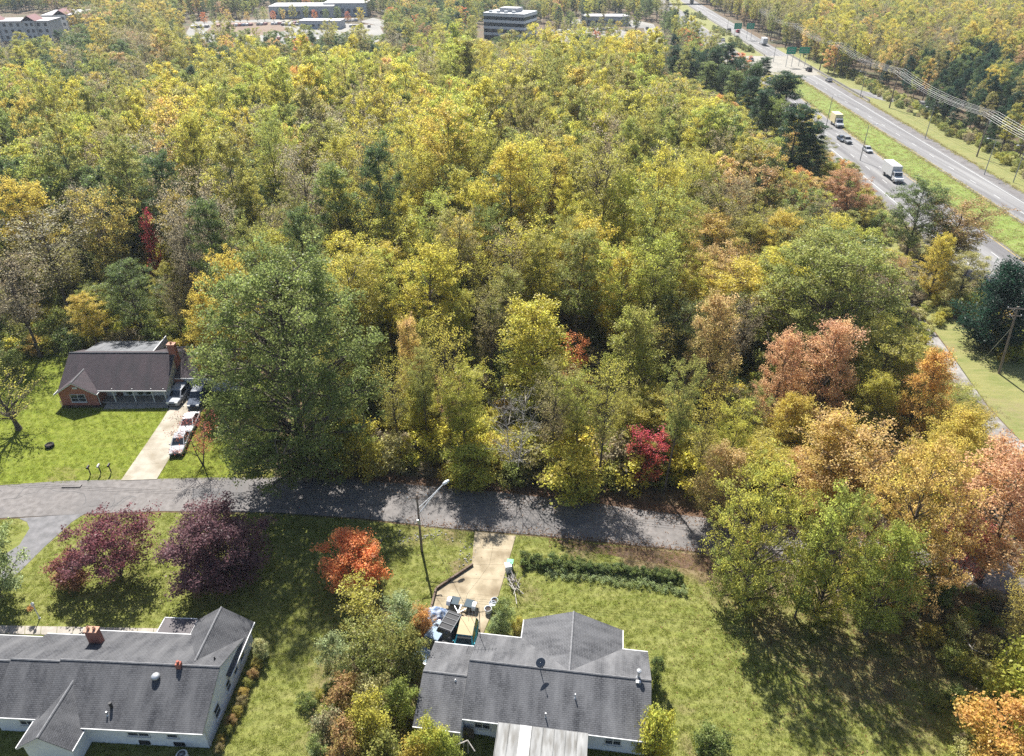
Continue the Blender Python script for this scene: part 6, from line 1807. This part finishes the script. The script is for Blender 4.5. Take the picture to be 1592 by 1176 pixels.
for z_ in (.35, 1.05): MB().tube([F0 - o.location + nv * .06 + Vector((0, 0, z_)), F1 - o.location + nv * .06 + Vector((0, 0, z_))], .04, 4).build('rail', FENCEWOOD, o)
g = P(722, 1178); o = thing('trellis', 'weathered grey wooden frame leaning near the patio roof', 'trellis', (g.x, g.y, 0))
for a_, b_ in (((-.9, 0, 1.5), (.3, .3, 1.9)), ((.3, .3, 1.9), (.9, -.4, 1.55)), ((-.1, .2, 0), (.0, .2, 1.85)), ((.3, .3, 0), (.32, .3, 1.9))): MB().tube([a_, b_], .05, 5).build('beam', DEADBARK, o)
# air conditioner behind the white house
p = on_house(H2, -2.0, -.75); o = thing('air_conditioner', 'round cornered air conditioner unit at the back wall of the white house', 'air conditioner', (p[0], p[1], 0))
MB().lathe([(.42, 0), (.45, .03), (.45, .75), (.40, .8), (.33, .8)], 16, None, closed=False).build('housing', mat('ac_housing', (.55, .55, .52), .5), o)
MB().lathe([(.0, .77), (.33, .78)], 14, None, closed=False).build('fan_opening', BLACK, o)
for k in range(6):
    t_ = math.pi * k / 6; MB().tube([(-.34 * math.cos(t_), -.34 * math.sin(t_), .80), (.34 * math.cos(t_), .34 * math.sin(t_), .80)], .008, 4).build('grille_bar', STEEL, o)
# hanging plants on the porch
for k, (x_, lb) in enumerate(((10.9, 'left dark green plant hanging in the white porch'), (11.9, 'middle dark green plant hanging in the white porch'), (9.4, 'dark green plant hanging by the left porch window'))):
    o = thing('hanging_plant', lb, 'plant', (-62.5 + x_, 84.0, 1.3))
    V, t, w = leaf_arrays(np.random.default_rng(40 + k), [(np.array([0, 0, .3]), .5, 1)] * 4, 420, .13, .42)
    f = link_mesh('foliage', leaf_mesh('hanging_foliage_%d' % k, V, t, w, [LEAF]), o); f['tint'] = C['dark']; f['tint2'] = C['pine']
    MB().lathe([(.05, 0), (.2, .1), (.22, .25)], 10, None, closed=False).build('basket', BLACK, o); MB().tube([(0, 0, .25), (0, 0, 1.1)], .01, 4).build('hanger', BLACK, o)
# storm drain and stones in the ditch
g = P(112, 757); o = thing('storm_drain', 'dark storm drain opening in a pale kerb at the street edge', 'drain', (g.x, g.y, .04))
MB().box(-1.1, 1.1, -.25, .25, 0, .12).build('kerb', ASPH, o); MB().box(-.9, -.1, -.27, -.255, .02, .10).build('opening', BLACK, o); MB().box(.1, .9, -.27, -.255, .02, .10).build('opening', BLACK, o)
st = MB(); rs = random.Random(4)
for (px_, py_, sx_, sy_, n_) in ((640, 836, 26, 5, 70), (724, 868, 8, 14, 40), (672, 829, 12, 4, 24)):
    for k in range(n_):
        q = P(px_ + rs.gauss(0, sx_), py_ + rs.gauss(0, sy_)); s_ = rs.uniform(.04, .13)
        st.lathe([(s_ * .5, -.02), (s_, s_ * .3), (s_ * .6, s_ * .7)], 6, Matrix.Translation((q.x, q.y, .02)) @ Matrix.Rotation(rs.uniform(0, 6), 4, 'Z') @ Matrix.Diagonal((1, rs.uniform(.6, 1), 1, 1)))
tag(st.build('gravel', mat('pale_stone', (.14, .135, .125), .9, (.27, .26, .24), 6)), 'pale stones in the roadside ditch and by the driveway edge', kind='stuff')
for (a_, b_, c_, lb) in (((1496, 995), (1510, 1012), (1536, 1020), 'pale fallen branch curving on the ground under the thin trunked tree'),):
    pa, pb, pc = P(*a_), P(*b_), P(*c_)
    o = thing('fallen_branch', lb, 'branch', (pb.x, pb.y, .05)); MB().tube([pa - pb + Vector((0, 0, .35)), Vector((0, 0, .2)), pc - pb + Vector((0, 0, .05))], [.03, .06, .09], 6).build('limb', DEADBARK, o)
    MB().tube([Vector((0, 0, .2)), Vector((.5, .6, .5))], [.03, .01], 5).build('twig', DEADBARK, o)

# cars in the far car parks, too small and many to count
fc = MB(); fc.box(-.9, .9, -2.2, 2.2, .25, .85); fc.box(-.78, .78, -1.2, 1.5, .85, 1.42)
fm = bpy.data.materials.new('far_car_paint'); fm.use_nodes = True
fa = fm.node_tree.nodes.new('ShaderNodeAttribute'); fa.attribute_name = 'tint'; fa.attribute_type = 'INSTANCER'
fm.node_tree.links.new(fa.outputs['Color'], fm.node_tree.nodes['Principled BSDF'].inputs['Base Color'])
C.update(car_a=(.4, .4, .4), car_b=(.03, .03, .035), car_c=(.14, .14, .15), car_d=(.05, .08, .16), car_e=(.2, .03, .03))
rows = []
for (a, b, c, d, n) in ((300, 44, 560, 33, 46), (310, 56, 520, 66, 34), (440, 40, 585, 43, 26), (850, 52, 955, 47, 26), (845, 60, 990, 64, 34), (10, 72, 95, 72, 16), (1006, 46, 1034, 80, 5)):
    for k in range(n):
        if R_.random() < .3: continue
        g = P(a + (c - a) * k / n, b + (d - b) * k / n); rows.append((g.x, g.y, .03, 1, 1, 1, R_.uniform(-.06, .06) + R_.choice((0, 3.14)), 0, R_.choice(('car_a', 'car_a', 'car_b', 'car_c', 'car_d', 'car_e')), 'car_b'))
mass('far_parked_cars', rows, [fc.mesh('far_car', fm)], 'rows of tiny parked cars in the far car parks')

# ------------------------------------------------------------------ the air between here and the far trees
HAZE_DENSITY = .0001
hb = MB().box(-1500, 1500, -110, 2500, -1.0, 62.0)
hm = bpy.data.materials.new('haze_air'); hm.use_nodes = True
hn = hm.node_tree; hn.nodes.remove(hn.nodes['Principled BSDF'])
pv = hn.nodes.new('ShaderNodeVolumePrincipled'); pv.inputs['Color'].default_value = (.78, .88, 1.0, 1); pv.inputs['Density'].default_value = HAZE_DENSITY; pv.inputs['Anisotropy'].default_value = .2
hn.links.new(pv.outputs[0], hn.nodes['Material Output'].inputs['Volume'])
tag(hb.build('haze', hm), 'thin pale autumn haze over the whole landscape', kind='stuff')
